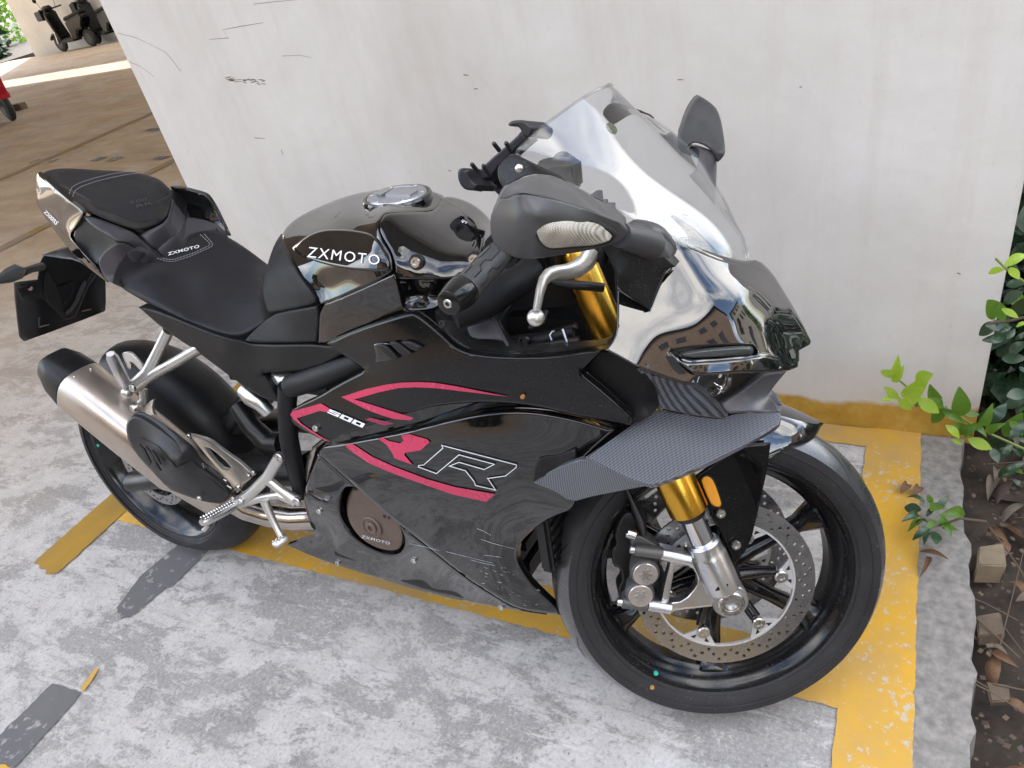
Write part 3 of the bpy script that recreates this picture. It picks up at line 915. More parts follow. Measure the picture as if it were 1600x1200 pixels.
mark.append(ragged_sheet('bay_marking', gp((281, 850), (335, 852), (268, 919), (218, 903), (236, 888)), 0.003, M_GREYP))
mark.append(ragged_sheet('bay_marking', gp((219, 902), (262, 918), (205, 966), (186, 967), (183, 950)), 0.002, M_GREYP))
mark.append(ragged_sheet('bay_marking', gp((0, 1150), (82, 1069), (128, 1082), (105, 1112), (28, 1196), (-30, 1240), (-60, 1210)), 0.003, M_GREYP))
mark.append(ragged_sheet('bay_marking', gp((127, 1078), (150, 1045), (155, 1047), (133, 1083)), 0.0045, M_YEL))
mark.append(ragged_sheet('bay_marking', gp((0, 1196), (-20, 1230), (20, 1240), (22, 1205), (10, 1196)), 0.0045, M_YEL))
for (pa, w_, m_) in (((0, 390), 0.12, M_YELF), ((60, 255), 0.12, M_YELF)):
    x_ = gnd(*pa)[0]
    mark.append(ragged_sheet('bay_marking', [(x_ - w_ / 2, 0.9), (x_ + w_ / 2, 0.9), (x_ + w_ / 2, 7.5), (x_ - w_ / 2, 7.5)], 0.004, m_))
for q in ((225, 205, 255, 200), (140, 252, 165, 246), (165, 252, 190, 246), (235, 250, 262, 245), (45, 255, 60, 250), (75, 254, 88, 250), (85, 140, 130, 133), (110, 62, 0, 0)):
    if q[3] == 0: continue
    a = gnd(q[0], q[1]); b_ = gnd(q[2], q[3])
    mark.append(ragged_sheet('bay_marking', [(a[0], a[1]), (b_[0], a[1] - 0.02), (b_[0] + .05, b_[1]), (a[0] + .03, b_[1] + .02)], 0.005, M_GREYP))
for o in mark: o['kind'] = 'structure'

# the white wall
wall = MB().box((XL, WY, -0.02), (XE, WY + 0.9, 2.9), 0.006).build('wall', M_WALL)
tag(wall, 'white plastered wall with yellow painted foot behind the motorcycle', 'wall')


def scratch(view, s, w=0.0016):
    pts = [onplane(p[0], p[1], WY - 0.0004) for p in tr(view, s)]
    v = []; f = []
    for i, p in enumerate(pts):
        d = pts[min(i + 1, len(pts) - 1)] - pts[max(0, i - 1)]; n_ = P([-d[2], 0, d[0]]); n_ /= np.linalg.norm(n_)
        ww = w * (0.5 + random.random() * .7)
        v += [p + n_ * ww / 2, p - n_ * ww / 2, p + n_ * ww / 2 + P([0, .003, 0]), p - n_ * ww / 2 + P([0, .003, 0])]
    for i in range(len(pts) - 1):
        k = 4 * i; f += [(k, k + 1, k + 5, k + 4), (k, k + 4, k + 6, k + 2), (k + 1, k + 3, k + 7, k + 5)]
    o = mk('scratch', v, f, M_SCRATCH, wall); return o


VIEWS['a'] = (0, 0, .3); VIEWS['z'] = (0, 0, .1875)
scratch('z', '975,275 1120,310 1250,370 1380,435 1450,520 1505,595')
scratch('z', '1075,515 1180,560 1285,640')
scratch('a', '1090,205 1190,198 1160,155 1250,138 1370,118', .0018)
scratch('a', '1470,292 1560,288 1620,300', .0012)
scratch('a', '1325,718 1380,722', .002); scratch('a', '1465,780 1472,805', .0025)
scratch('a', '1320,22 1420,10 1560,-2', .0012)
for k in range(26):
    x0 = 1170 + random.random() * 190; y0 = 402 + (x0 - 1170) * .06 + random.random() * 22
    scratch('a', f'{x0},{y0} {x0 + 14 + random.random() * 16},{y0 + random.uniform(-7, 9)}', .003)
for k in range(14):
    x0 = random.uniform(500, 1580); y0 = random.uniform(0, 500)
    if x0 > 500: scratch('P', f'{x0},{y0} {x0 + random.uniform(3, 9)},{y0 + random.uniform(-3, 3)}', .003)

# what stands above and around, outside the frame but mirrored in the paint
ceil_ = MB().box((-30, 0.75, 2.9), (0.25, 11.8, 3.1)).build('ceiling', M_CEIL); ceil_['kind'] = 'structure'
up_ = MB().box((-30, 0.9, 3.105), (0.1, 11.6, 13.0)).build('upper_floor_wall', M_FACADE); up_['kind'] = 'structure'


def facade(name, x0, y0, x1, y1, h_, mw, roof=0.6, face='x'):
    b = MB().box((x0, y0, -0.15), (x1, y1, h_)).build(name, mw); b['kind'] = 'structure'
    r = MB().box((x0 - roof, y0 - roof, h_ + .003), (x1 + roof, y1 + roof, h_ + 0.25))
    cx, cy = (x0 + x1) / 2, (y0 + y1) / 2
    r.add([(x0 - roof, y0 - roof, h_ + .25), (x1 + roof, y0 - roof, h_ + .25), (x1 + roof, y1 + roof, h_ + .25), (x0 - roof, y1 + roof, h_ + .25), (cx, cy, h_ + 2.4)],
          [(0, 1, 4), (1, 2, 4), (2, 3, 4), (3, 0, 4), (3, 2, 1, 0)])
    r.build('roof', M_ROOF, b)
    wv = MB(); z = 1.0
    while z + 1.4 < h_:
        if face == 'x':
            y = y0 + 0.8
            while y + 1.3 < y1:
                wv.box((x0 - 0.06, y, z), (x0 - .01, y + 1.3, z + 1.4)); y += 2.5
        else:
            x = x0 + 0.8
            while x + 1.3 < x1:
                wv.box((x, y1 + .01, z), (x + 1.3, y1 + 0.06, z + 1.4)); x += 2.5
        z += 2.9
    wv.build('window', M_GLASS, b)
    return b


facade('house', 13, -9, 21, 0.5, 10.5, M_FACADE2)
facade('house', 19, 2.5, 28, 12, 9.0, M_FACADE)
facade('house', -16, -21, 7, -10.5, 7.6, M_FACADE2, face='y')  # unseen, placed near and tall to cut low light and deepen shadows

# ---- far end of the car park
farw = MB()
farw = farw.box((-21.9, 14.35, -0.05), (-12.0, 15.2, 5.0)).build('wall', M_WHITEW)
tag(farw, 'pale wall end at the far side of the car park behind the black moped', 'wall')


def leafmesh(name, m, L=1.0, Wd=0.42, fold=0.12, curl=0.18):
    v = []; f = []; N = 6
    for i in range(N + 1):
        s = i / N; w = Wd * math.sin(math.pi * min(1, s * .96 + .02)) ** .8 * (1 - .25 * s) / 2
        z = curl * math.sin(s * math.pi) * .5 - curl * s * s * .6
        v += [(s * L, -w, z + fold * w * 2), (s * L, 0, z), (s * L, w, z + fold * w * 2)]
    for i in range(N):
        k = 3 * i; f += [(k, k + 1, k + 4, k + 3), (k + 1, k + 2, k + 5, k + 4)]
    me = bpy.data.meshes.new(name); me.from_pydata(v, [], f); me.update(); me.materials.append(m)
    me.polygons.foreach_set('use_smooth', [True] * len(f))
    return me


def orient(base, tip, nrm, wide=1.0):
    d = P(tip) - P(base); L = np.linalg.norm(d); u = d / L
    n_ = P(nrm, float); n_ = n_ - u * np.dot(u, n_); n_ /= np.linalg.norm(n_) + 1e-9; w = np.cross(n_, u)
    Mx = Matrix([[u[i] * L, w[i] * L * wide, n_[i] * L, P(base)[i]] for i in range(3)] + [[0, 0, 0, 1]])
    return Mx


def put(name, me, mx, parent):
    o = bpy.data.objects.new(name, me); COL.objects.link(o); o.parent = parent; o.matrix_local = mx
    return o


LM = {k: [leafmesh('leaf', m, 1, w, fo, cu) for w, fo, cu in ((.46, .12, .2), (.40, .3, .35), (.52, .05, .1))] for k, m in (('y', M_LEAFY), ('m', M_LEAFM), ('d', M_LEAFD))}
VIEWS['q'] = (1300, 380, .43353)
shrub = empty('shrub', (0.55, 1.75, -0.06)); tag(shrub, 'glossy leaved shrub reaching from the bed past the end of the white wall', 'shrub')
SB = -P(shrub.location)


def leaf_px(bx, by, tx, ty, y, kind, parent, org, dy=0.03):
    s = tr('q', f'{bx},{by} {tx},{ty}')
    a = onplane(s[0][0], s[0][1], y) + org; b_ = onplane(s[1][0], s[1][1], y + random.uniform(-dy, dy)) + org
    nrm = -ray(*s[0][:2]) / np.linalg.norm(ray(*s[0][:2])) + P([random.uniform(-.5, .5), random.uniform(-.3, .3), random.uniform(0, .7)])
    return put('leaf', random.choice(LM[kind]), orient(a, b_, nrm, random.uniform(.95, 1.3)), parent)


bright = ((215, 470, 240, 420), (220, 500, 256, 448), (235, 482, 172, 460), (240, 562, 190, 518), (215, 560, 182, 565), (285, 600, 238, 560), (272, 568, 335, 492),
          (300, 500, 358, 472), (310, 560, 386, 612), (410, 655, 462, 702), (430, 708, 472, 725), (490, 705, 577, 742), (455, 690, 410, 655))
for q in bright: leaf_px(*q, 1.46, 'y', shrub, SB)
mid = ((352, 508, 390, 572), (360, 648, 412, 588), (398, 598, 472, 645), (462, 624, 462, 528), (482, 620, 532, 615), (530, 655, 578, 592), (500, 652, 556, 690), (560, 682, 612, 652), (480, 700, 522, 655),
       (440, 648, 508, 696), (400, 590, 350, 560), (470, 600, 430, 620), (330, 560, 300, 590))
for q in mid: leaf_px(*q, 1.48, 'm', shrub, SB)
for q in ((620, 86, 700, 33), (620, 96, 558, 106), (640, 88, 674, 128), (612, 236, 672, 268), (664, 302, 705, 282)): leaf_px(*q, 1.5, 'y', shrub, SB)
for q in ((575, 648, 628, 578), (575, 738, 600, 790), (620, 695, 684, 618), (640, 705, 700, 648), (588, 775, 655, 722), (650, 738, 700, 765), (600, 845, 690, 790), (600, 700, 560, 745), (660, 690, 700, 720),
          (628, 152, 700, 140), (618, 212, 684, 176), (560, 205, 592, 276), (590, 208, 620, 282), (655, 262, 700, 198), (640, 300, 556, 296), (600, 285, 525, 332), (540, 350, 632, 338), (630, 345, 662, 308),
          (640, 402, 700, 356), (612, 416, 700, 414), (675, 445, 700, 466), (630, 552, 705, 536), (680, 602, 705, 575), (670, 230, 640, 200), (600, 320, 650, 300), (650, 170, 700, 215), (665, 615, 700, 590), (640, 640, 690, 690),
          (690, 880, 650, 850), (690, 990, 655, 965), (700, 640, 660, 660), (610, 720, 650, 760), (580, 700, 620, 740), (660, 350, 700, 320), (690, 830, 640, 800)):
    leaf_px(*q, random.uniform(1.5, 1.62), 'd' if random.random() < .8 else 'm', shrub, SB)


def stem_px(s, y, r, m, parent, org):
    pts = [onplane(p[0], p[1], y) + org for p in tr('q', s)]
    return MB().tube(pts, r, 7).build('stem', m, parent)


stem_px('205,468 250,500 300,545', 1.47, .0022, M_STEM, shrub, SB)
stem_px('190,520 250,565 330,590 400,590 470,630 520,665 600,700 700,745', 1.48, .0028, M_STEM, shrub, SB)
stem_px('590,55 630,95 660,115 720,160', 1.5, .0024, M_STEM, shrub, SB)
stem_px('560,290 640,280 720,260', 1.55, .003, M_TWIG, shrub, SB)
stem_px('700,745 740,900 745,960', 1.5, .006, M_TWIG, shrub, SB)
# inner mass of the shrub: dark leaves further back
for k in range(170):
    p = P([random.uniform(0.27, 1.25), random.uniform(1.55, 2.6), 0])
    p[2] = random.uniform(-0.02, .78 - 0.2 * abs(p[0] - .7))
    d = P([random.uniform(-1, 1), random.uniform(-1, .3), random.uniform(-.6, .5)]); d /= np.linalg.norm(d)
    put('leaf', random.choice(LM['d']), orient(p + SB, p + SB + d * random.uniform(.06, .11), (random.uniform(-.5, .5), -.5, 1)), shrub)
for k in range(9):
    x0 = random.uniform(.4, 1.0); y0 = random.uniform(1.7, 2.3)
    pts = [P([x0, y0, -.06]) + SB]
    for j in range(5): pts.append(pts[-1] + P([random.uniform(-.07, .07), random.uniform(-.07, .05), .15]))
    MB().tube(pts, [.012, .011, .009, .007, .005, .003], 7).build('stem', M_TWIG, shrub)

hv = []; hf = []  # dark bushes, packed dense to stand in for the deep shade there
for k in range(7000):
    p = P([random.uniform(0.25, 2.2), random.uniform(1.8, 2.9), 0]); p[2] = random.uniform(-.05, .80) * (0.75 + .25 * math.sin(3 * p[0] + p[1]))
    d = P([random.uniform(-1, 1), random.uniform(-1, 1), random.uniform(-.8, .5)]); d *= random.uniform(.07, .12) / np.linalg.norm(d)
    w = np.cross(d, (random.uniform(-1, 1), random.uniform(-1, 1), 1.0)); w *= .38 * np.linalg.norm(d) / (np.linalg.norm(w) + 1e-6) / 1.2
    kk = len(hv); hv += [p, p + d * .5 + w, p + d, p + d * .5 - w]; hf.append((kk, kk + 1, kk + 2, kk + 3))
me = bpy.data.meshes.new('hedge'); me.from_pydata([tuple(p) for p in hv], [], hf); me.update()
hedge = link('hedge', me, M_LEAFD); tag(hedge, 'dark hedge packed dense for the deep shade beyond the end of the white wall', 'hedge', kind='stuff')

herb = empty('seedling', tuple(onplane(1456, 830, 1.17) * P([1, 1, 0]) + P([0, 0, .0]))); tag(herb, 'small dark leaved plant growing over the yellow line edge', 'plant')
HB = -P(herb.location)
for q in ((330, 935, 268, 908), (322, 962, 258, 950), (312, 978, 262, 994), (332, 1002, 276, 1028), (352, 1030, 292, 1064), (352, 1040, 330, 1078), (370, 1040, 376, 1082), (378, 1012, 432, 1003), (388, 982, 492, 962),
          (378, 952, 422, 908), (362, 942, 345, 905), (332, 940, 312, 908), (356, 965, 404, 935), (340, 985, 365, 950), (396, 1028, 456, 1028), (346, 1010, 300, 1000), (370, 1000, 340, 1030), (386, 1000, 430, 1045)):
    s = tr('q', '%d,%d %d,%d' % q); z0 = random.uniform(.03, .08)
    a = gnd(s[0][0], s[0][1], z0) + HB; b_ = gnd(s[1][0], s[1][1], z0 + random.uniform(-.02, .02)) + HB
    put('leaf', random.choice(LM[random.choice('dddm')]), orient(a, b_, (random.uniform(-.4, .4), random.uniform(-.7, .1), 1), random.uniform(.9, 1.25)), herb)
a = gnd(1456, 825, .06); b_ = gnd(1540, 815, -.04)
MB().tube([b_ + HB, (a + b_) / 2 + HB + P([0, 0, .02]), a + HB], [.004, .003, .002], 7).build('stem', M_TWIG, herb)

DL = [leafmesh('dead_leaf', m, 1, w, fo, cu) for m in (M_DEAD1, M_DEAD2, M_DEAD3) for w, fo, cu in ((.45, .5, .5), (.5, -.3, .45), (.38, .8, .3))]
for k in range(240):
    x = EDGE + .02 + abs(random.gauss(0, .26)); y = random.uniform(-.9, 1.75)
    z = -0.05 + random.uniform(0, .03); L_ = random.uniform(.035, .075); a = random.uniform(0, 6.28)
    put('dead_leaf', random.choice(DL), orient((x, y, z), (x + L_ * math.cos(a), y + L_ * math.sin(a), z + random.uniform(-.012, .018)), (random.uniform(-.6, .6), random.uniform(-.6, .6), 1)), soil)
for q in ((1406, 770, 1422, 752), (1425, 775, 1440, 756), (1437, 862, 1482, 872), (1448, 870, 1440, 898)):
    a = gnd(q[0], q[1], .012); b_ = gnd(q[2], q[3], .016)
    put('dead_leaf', DL[2] if q[1] > 800 else DL[0], orient(a, b_, (.2, -.5, 1), .6 if q[1] > 800 else 1.1), soil)
for k in range(42):
    x = EDGE + .03 + abs(random.gauss(0, .25)); y = random.uniform(-.6, 1.7); a = random.uniform(0, 3.14); L_ = random.uniform(.08, .25)
    p0 = P([x, y, -.03 + random.random() * .03]); p1 = p0 + L_ * P([math.cos(a), math.sin(a), random.uniform(-.05, .12)])
    MB().tube([p0, (p0 + p1) / 2 + P([0, 0, random.uniform(-.006, .012)]), p1], random.uniform(.001, .0022), 5).build('twig', M_TWIG, soil)


lv = []; lf = []
for k in range(1700):
    x = EDGE + .012 + abs(random.gauss(0, .24)); y = random.uniform(-.9, 1.9); z = -.055 + .03 * random.random(); a = random.uniform(0, 6.28); s_ = random.uniform(.005, .016)
    d = s_ * P([math.cos(a), math.sin(a), random.uniform(-.4, .4)]); w = s_ * .45 * P([-math.sin(a), math.cos(a), random.uniform(-.5, .5)])
    kk = len(lv); p = P([x, y, z]); lv += [p, p + d * .5 + w, p + d, p + d * .5 - w]; lf.append((kk, kk + 1, kk + 2, kk + 3))
me = bpy.data.meshes.new('leaf_litter'); me.from_pydata([tuple(p) for p in lv], [], lf); me.update()
for m_ in (M_DEAD3, M_TWIG, M_SOIL): me.materials.append(m_)
for pl in me.polygons: pl.material_index = random.randrange(3)
lit = link('leaf_litter', me, None); tag(lit, 'crumbled dead leaf litter covering the planting bed', 'leaf litter', kind='stuff')


def block(view_pts, h_, m, name, label, cat):
    pts = [gnd(p[0], p[1], -0.045 + h_) for p in tr('P', view_pts)]
    n = len(pts); v = pts + [p + P([0, 0, -h_]) for p in pts]
    f = [tuple(range(n))] + [tuple(range(n, 2 * n))[::-1]] + [(i, (i + 1) % n, n + (i + 1) % n, n + i) for i in range(n)]
    c = np.mean(v, 0); v = [p + P([random.uniform(-.005, .005), random.uniform(-.005, .005), random.uniform(-.004, .004)]) for p in v]; o = mk(name, [p - c for p in v], f, m, None, 20); o.location = c
    bm = bmesh.new(); bm.from_mesh(o.data); bmesh.ops.bevel(bm, geom=bm.edges[:], offset=.003, segments=2, affect='EDGES'); bm.to_mesh(o.data); bm.free()
    return tag(o, label, cat)


block('1526,852 1569,848 1571,885 1527,884', .055, M_BLOCK, 'timber_block', 'pale squared timber offcut lying among dead leaves', 'wood block')
block('1529,958 1566,956 1573,990 1533,994', .035, M_BRICK, 'brick', 'brown weathered brick half sunk in the soil below the timber offcut', 'brick')
block('1543,1068 1575,1066 1580,1094 1545,1096', .022, M_BRICK, 'stone', 'dull brown stone sunk in the soil near the lower right corner', 'stone')


# ---- far things: mopeds and greenery


def moped(name, col_m, label, x, y, rz):
    t = empty(name, (x, y, 0), rz); tag(t, label, 'moped', 'mopeds at the far side of the car park')

    def wheel(cx):
        w = MB().lathe([(-.045, .13), (-.05, .17), (-.03, .205), (0, .215), (.03, .205), (.05, .17), (.045, .13)], (cx, 0, .215), (0, 1, 0), 24)
        o = w.build('wheel', M_RUB, t)
        MB().lathe([(-.05, .02), (-.052, .12), (.052, .12), (.05, .02)], (cx, 0, .215), (0, 1, 0), 18).build('rim', M_DARK, o)
    wheel(0.62); wheel(-0.58)

    def prism(nm, prof, w0, m, bev=.03):
        n = len(prof); v = [(p[0], -w0, p[1]) for p in prof] + [(p[0], w0, p[1]) for p in prof]
        o = mk(nm, v, [tuple(range(n)), tuple(range(n, 2 * n))[::-1]] + [(i, (i + 1) % n, n + (i + 1) % n, n + i) for i in range(n)], m, t, 35)
        bm = bmesh.new(); bm.from_mesh(o.data); bmesh.ops.bevel(bm, geom=bm.edges[:], offset=bev, segments=3, affect='EDGES', clamp_overlap=True); bm.to_mesh(o.data); bm.free(); smooth(o.data, 35)
        return o
    prism('leg_shield', [(.36, .22), (.42, .30), (.55, .82), (.50, .98), (.42, .95), (.40, .70), (.30, .32)], .17, col_m)
    prism('floorboard', [(.36, .2), (.36, .30), (-.12, .30), (-.12, .2)], .14, M_SATIN, .02)
    prism('rear_body', [(-.10, .24), (-.08, .66), (-.75, .78), (-.82, .70), (-.62, .46), (-.42, .42), (-.30, .26)], .15, col_m)
    prism('seat', [(-.05, .67), (-.08, .76), (-.40, .80), (-.76, .86), (-.78, .79), (-.40, .73)], .13, M_SEAT, .025)
    prism('front_fender', [(.42, .40), (.55, .46), (.72, .46), (.86, .36), (.88, .30), (.74, .40), (.60, .41), (.46, .34)], .08, col_m, .015)
    MB().tube([(.62, .07, .215), (.55, .06, .55), (.47, 0, .9)], .02, 8).tube([(.62, -.07, .215), (.55, -.06, .55), (.47, 0, .9)], .02, 8).build('fork', M_STEEL, t)
    MB().tube([(.36, -.34, 1.02), (.44, -.12, 1.0), (.45, 0, .98), (.44, .12, 1.0), (.36, .34, 1.02)], .018, 8).build('handlebar', M_DARK, t)
    prism('headlight', [(.50, .93), (.60, .95), (.60, 1.04), (.50, 1.10), (.40, 1.06), (.40, .96)], .11, col_m, .03)
    for s in (-1, 1):
        MB().tube([(.42, s * .2, 1.02), (.42, s * .25, 1.2)], .006, 6).lathe([(0, .04), (.015, .055), (.02, .03)], (.42, s * .27, 1.24), (1, 0, 0), 14).build('mirror', M_DARK, t)
    b = MB().box((.60, -.17, .78), (.86, .17, 1.0), .02); b.build('basket', M_DARK, t)
    return t


q = gnd(107, 79); moped('moped', M_GLOSSD, 'black moped with front basket parked against the far pale wall', q[0] + 0.62, q[1] - .1, math.radians(180))
q = gnd(150, 70); moped('moped', M_DARK, 'second black moped half hidden behind the edge of the white wall', q[0] + .7, q[1] - .05, math.radians(172))
q = gnd(26, 186); moped('moped', mat('red_paint', (0.42, 0.02, 0.035), 0.12, spec=0.6, vary=.1), 'red moped cut by the left edge of the picture', q[0] - .52, q[1] + .1, math.radians(-18))
o = MB().box((-.11, -.06, 0), (.11, .06, .09), .01).build('brick', M_BRICK); p = gnd(33, 171); o.location = p; tag(o, 'brown brick lying on the car park floor near the red moped', 'brick')

bedf = MB().box((-60, 12.5, -0.15), (-22.7, 45, 0.02)).build('far_soil', M_SOIL); bedf['kind'] = 'structure'


def leafcloud(name, c, r, n, size, m, label=None, cat=None, parent=None, kind=None):
    v = []; f = []
    for k in range(n):
        d = P([random.gauss(0, 1) for _ in range(3)]); d /= np.linalg.norm(d); rr = random.random() ** .45
        p = P(c) + d * P(r) * rr * (1 + .25 * math.sin(5 * d[0] + 4 * d[2] + 3 * d[1]))
        e = P([random.gauss(0, 1) for _ in range(3)]); e *= size * random.uniform(.6, 1.3) / np.linalg.norm(e)
        w = np.cross(e, [random.gauss(0, 1) for _ in range(3)]); w *= .3 * np.linalg.norm(e) / (np.linalg.norm(w) + 1e-6)
        kk = len(v); v += [p, p + e * .5 + w, p + e, p + e * .5 - w]; f.append((kk, kk + 1, kk + 2, kk + 3))
    me = bpy.data.meshes.new(name); me.from_pydata([tuple(p) for p in v], [], f); me.update()
    o = link(name, me, m, parent)
    if label: tag(o, label, cat, kind=kind)
    return o


for k, (x, y, rz_, hh, m_, lab_) in enumerate(((-24.6, 14.7, .45, .45, M_LEAFD, 'low dark undergrowth clump beside the end of the far pale wall'), (-27.5, 16.2, .9, .8, M_LEAFD, 'dark green undergrowth clump behind the low one at the far left'), (-30.5, 18.6, 1.6, 2.6, M_LEAFM, 'tall green leafy bush nearest the end of the far pale wall'), (-33.5, 18.6, 1.9, 3.0, M_LEAFY, 'yellow green bush at the far left corner, paler than its neighbours'), (-36, 22, 2.6, 5.0, M_LEAFM, 'tallest green tree-like bush standing behind the other bushes at the far left'))):
    b = leafcloud('bush', (x, y, hh * .5), (rz_, rz_, hh * .55), 1100, .24, m_)
    tag(b, lab_, 'bush', 'bushes beyond the car park')
hv = []; hf = []  # unseen leaf row, added to darken what the fairing reflects
for k in range(6000):
    p = P([random.uniform(-22, 10), -9.2 + random.uniform(-.7, .7), random.uniform(-.1, 2.7)])
    d = P([random.uniform(-1, 1), random.uniform(-1, 1), random.uniform(-1, 1)]); d *= random.uniform(.3, .5) / np.linalg.norm(d)
    w = np.cross(d, (random.uniform(-1, 1), random.uniform(-1, 1), 1.0)); w *= .4 * np.linalg.norm(d) / (np.linalg.norm(w) + 1e-6)
    kk = len(hv); hv += [p, p + d * .5 + w, p + d, p + d * .5 - w]; hf.append((kk, kk + 1, kk + 2, kk + 3))
me = bpy.data.meshes.new('hedge'); me.from_pydata([tuple(p) for p in hv], [], hf); me.update()
added_hedge = link('hedge', me, M_LEAFD); tag(added_hedge, 'unseen hedge row added across the yard to darken the reflections in the fairing', 'hedge', kind='stuff')
# trees in front of the motorcycle, outside the frame, mirrored in its nose
for k, (x, y, hh) in enumerate(((9.5, -1.2, 2.6), (14.0, 9.8, 4.4), (8.6, -6.2, 2.8))):
    t = empty('tree', (x, y, -.15))
    MB().tube([(0, 0, 0), (.05, .03, hh * .3), (-.04, .06, hh * .6), (.05, 0, hh * .9)], [.16, .13, .09, .03], 9).build('trunk', M_TWIG, t)
    leafcloud('crown', (0, 0, hh * .66), (hh * .42, hh * .42, hh * .40), 1500, .32, M_LEAFM, parent=t)
    tag(t, ('small green tree nearest the bed, in front of the motorcycle', 'taller green tree farther off beyond the planting bed', 'lowest round green tree at the yard side of the bed')[k], 'tree', 'trees beyond the planting bed')
# ================================================================== THE MOTORCYCLE
bike = bpy.data.objects.new('motorcycle', None); COL.objects.link(bike); bike.empty_display_size = .2
bike.matrix_world = Matrix([[AB[i][0], AB[i][1], AB[i][2], TB[i]] for i in range(3)] + [[0, 0, 0, 1]])
tag(bike, 'black faired sport motorcycle with crimson RR decals leaning on its stand by the white wall', 'motorcycle')


# ---------------------------------------------------------------- wheels
def local(V, steered, hub):
    return [fr(p) if steered else P(p, float) + hub for p in V]


def ring(prof, n=96):
    """closed lathe about the wheel axle, prof: (side offset, radius)"""
    v = []; f = []; N = len(prof)
    for (y, r) in prof:
        for k in range(n):
            a = 2 * math.pi * k / n; v.append((r * math.cos(a), y, r * math.sin(a)))
    for i in range(N):
        j = (i + 1) % N
        for k in range(n): f.append((i * n + k, i * n + (k + 1) % n, j * n + (k + 1) % n, j * n + k))
    return v, f


def brake_disc(ro, ri, nh, y, th, steered, hub, parent, lugs, phase):
    """drilled rotor ring and, inside it, the lugged carrier"""
    def circ(r, n, cx=0, cy=0, ph=0): return [P([cx + r * math.cos(2 * math.pi * k / n + ph), cy + r * math.sin(2 * math.pi * k / n + ph)]) for k in range(n)]
    holes = []
    rows = 3
    for k in range(nh):
        a = 2 * math.pi * k / nh; r = ri + (ro - ri) * (0.25, 0.52, 0.78, 0.52)[k % 4]
        holes.append(circ(.0034, 8, r * math.cos(a), r * math.sin(a)))
    pts = [circ(ro, 120), circ(ri, 96)] + holes
    allp = np.concatenate(pts); edges = []; k = 0
    for l in pts:
        edges += [(k + i, k + (i + 1) % len(l)) for i in range(len(l))]; k += len(l)
    v, e, f, _, _, _ = delaunay_2d_cdt([Vector(p) for p in allp], edges, [], 0, 1e-6)
    v = P([q[:] for q in v]); cen = P([v[list(q)].mean(0) for q in f]); rr = np.hypot(cen[:, 0], cen[:, 1])
    ok = (rr < ro) & (rr > ri)
    for h_ in holes: ok &= np.linalg.norm(cen - np.mean(h_, 0), axis=1) > .0030
    f = [q for q, o in zip(f, ok) if o]
    V3 = P([(p[0], y, p[1]) for p in v]); V, F = solid(V3, f, (0, th, 0))
    d = mk('brake_disc', local(V, steered, hub), F, M_DISC, parent, 30)
    if lugs:
        mb = MB()
        c = ring([(y - .0006, ri + .0012), (y - .0006, ri - .0022), (y + th + .0006, ri - .0022), (y + th + .0006, ri + .0012)], 96); mb.add(*c)
        for k in range(lugs):
            a = phase + 2 * math.pi * k / lugs
            def pt(r, da): return (r * math.cos(a + da), y + .0006, r * math.sin(a + da))
            poly = [P(pt(ri - .001, -.26)), P(pt(ri - .001, -.12)), P(pt(ri - .001, 0)), P(pt(ri - .001, .12)), P(pt(ri - .001, .26)), P(pt(ri - .018, .155)), P(pt(ri - .031, .08)), P(pt(ri - .035, 0)), P(pt(ri - .031, -.08)), P(pt(ri - .018, -.155))]
            n = len(poly); V = poly + [p + P([0, th - .001, 0]) for p in poly]
            mb.add(V, [tuple(range(n)), tuple(range(n, 2 * n))[::-1]] + [(i, (i + 1) % n, n + (i + 1) % n, n + i) for i in range(n)])
        mk('disc_carrier', local(mb.v, steered, hub), mb.f, M_CARR, parent, 30)
        md = MB()
        for k in range(lugs):
            a = phase + 2 * math.pi * k / lugs
            for dr, da in ((-.009, .115), (-.009, -.115)):
                r = ri + dr
                c = P((r * math.cos(a + da), y - .0006, r * math.sin(a + da)))
                u = P((math.cos(a + da), 0, math.sin(a + da))); w = P((-u[2], 0, u[0])); s = 1 if da > 0 else -1
                tri = [c + u * .003 - w * .0035 * s, c + u * .003 + w * .0045 * s, c - u * .0045 - w * .003 * s]
                md.add([p for p in tri] + [p + P([0, .001, 0]) for p in tri], [(0, 1, 2), (5, 4, 3), (0, 1, 4, 3), (1, 2, 5, 4), (2, 0, 3, 5)])
        mk('carrier_slot', local(md.v, steered, hub), md.f, M_DARK, parent, 30)
        for k in range(lugs):
            a = phase + 2 * math.pi * k / lugs; r = ri - .0235
            b = MB().lathe([(.002, .0115), (-.004, .0115), (-.0062, .0095), (-.0062, .0055), (-.0035, .0045), (-.0035, 1e-4)], (r * math.cos(a), y, r * math.sin(a)), (0, 1, 0), 18)
            mk('disc_bolt', local(b.v, steered, hub), b.f, M_STEEL, parent, 40)
    return d


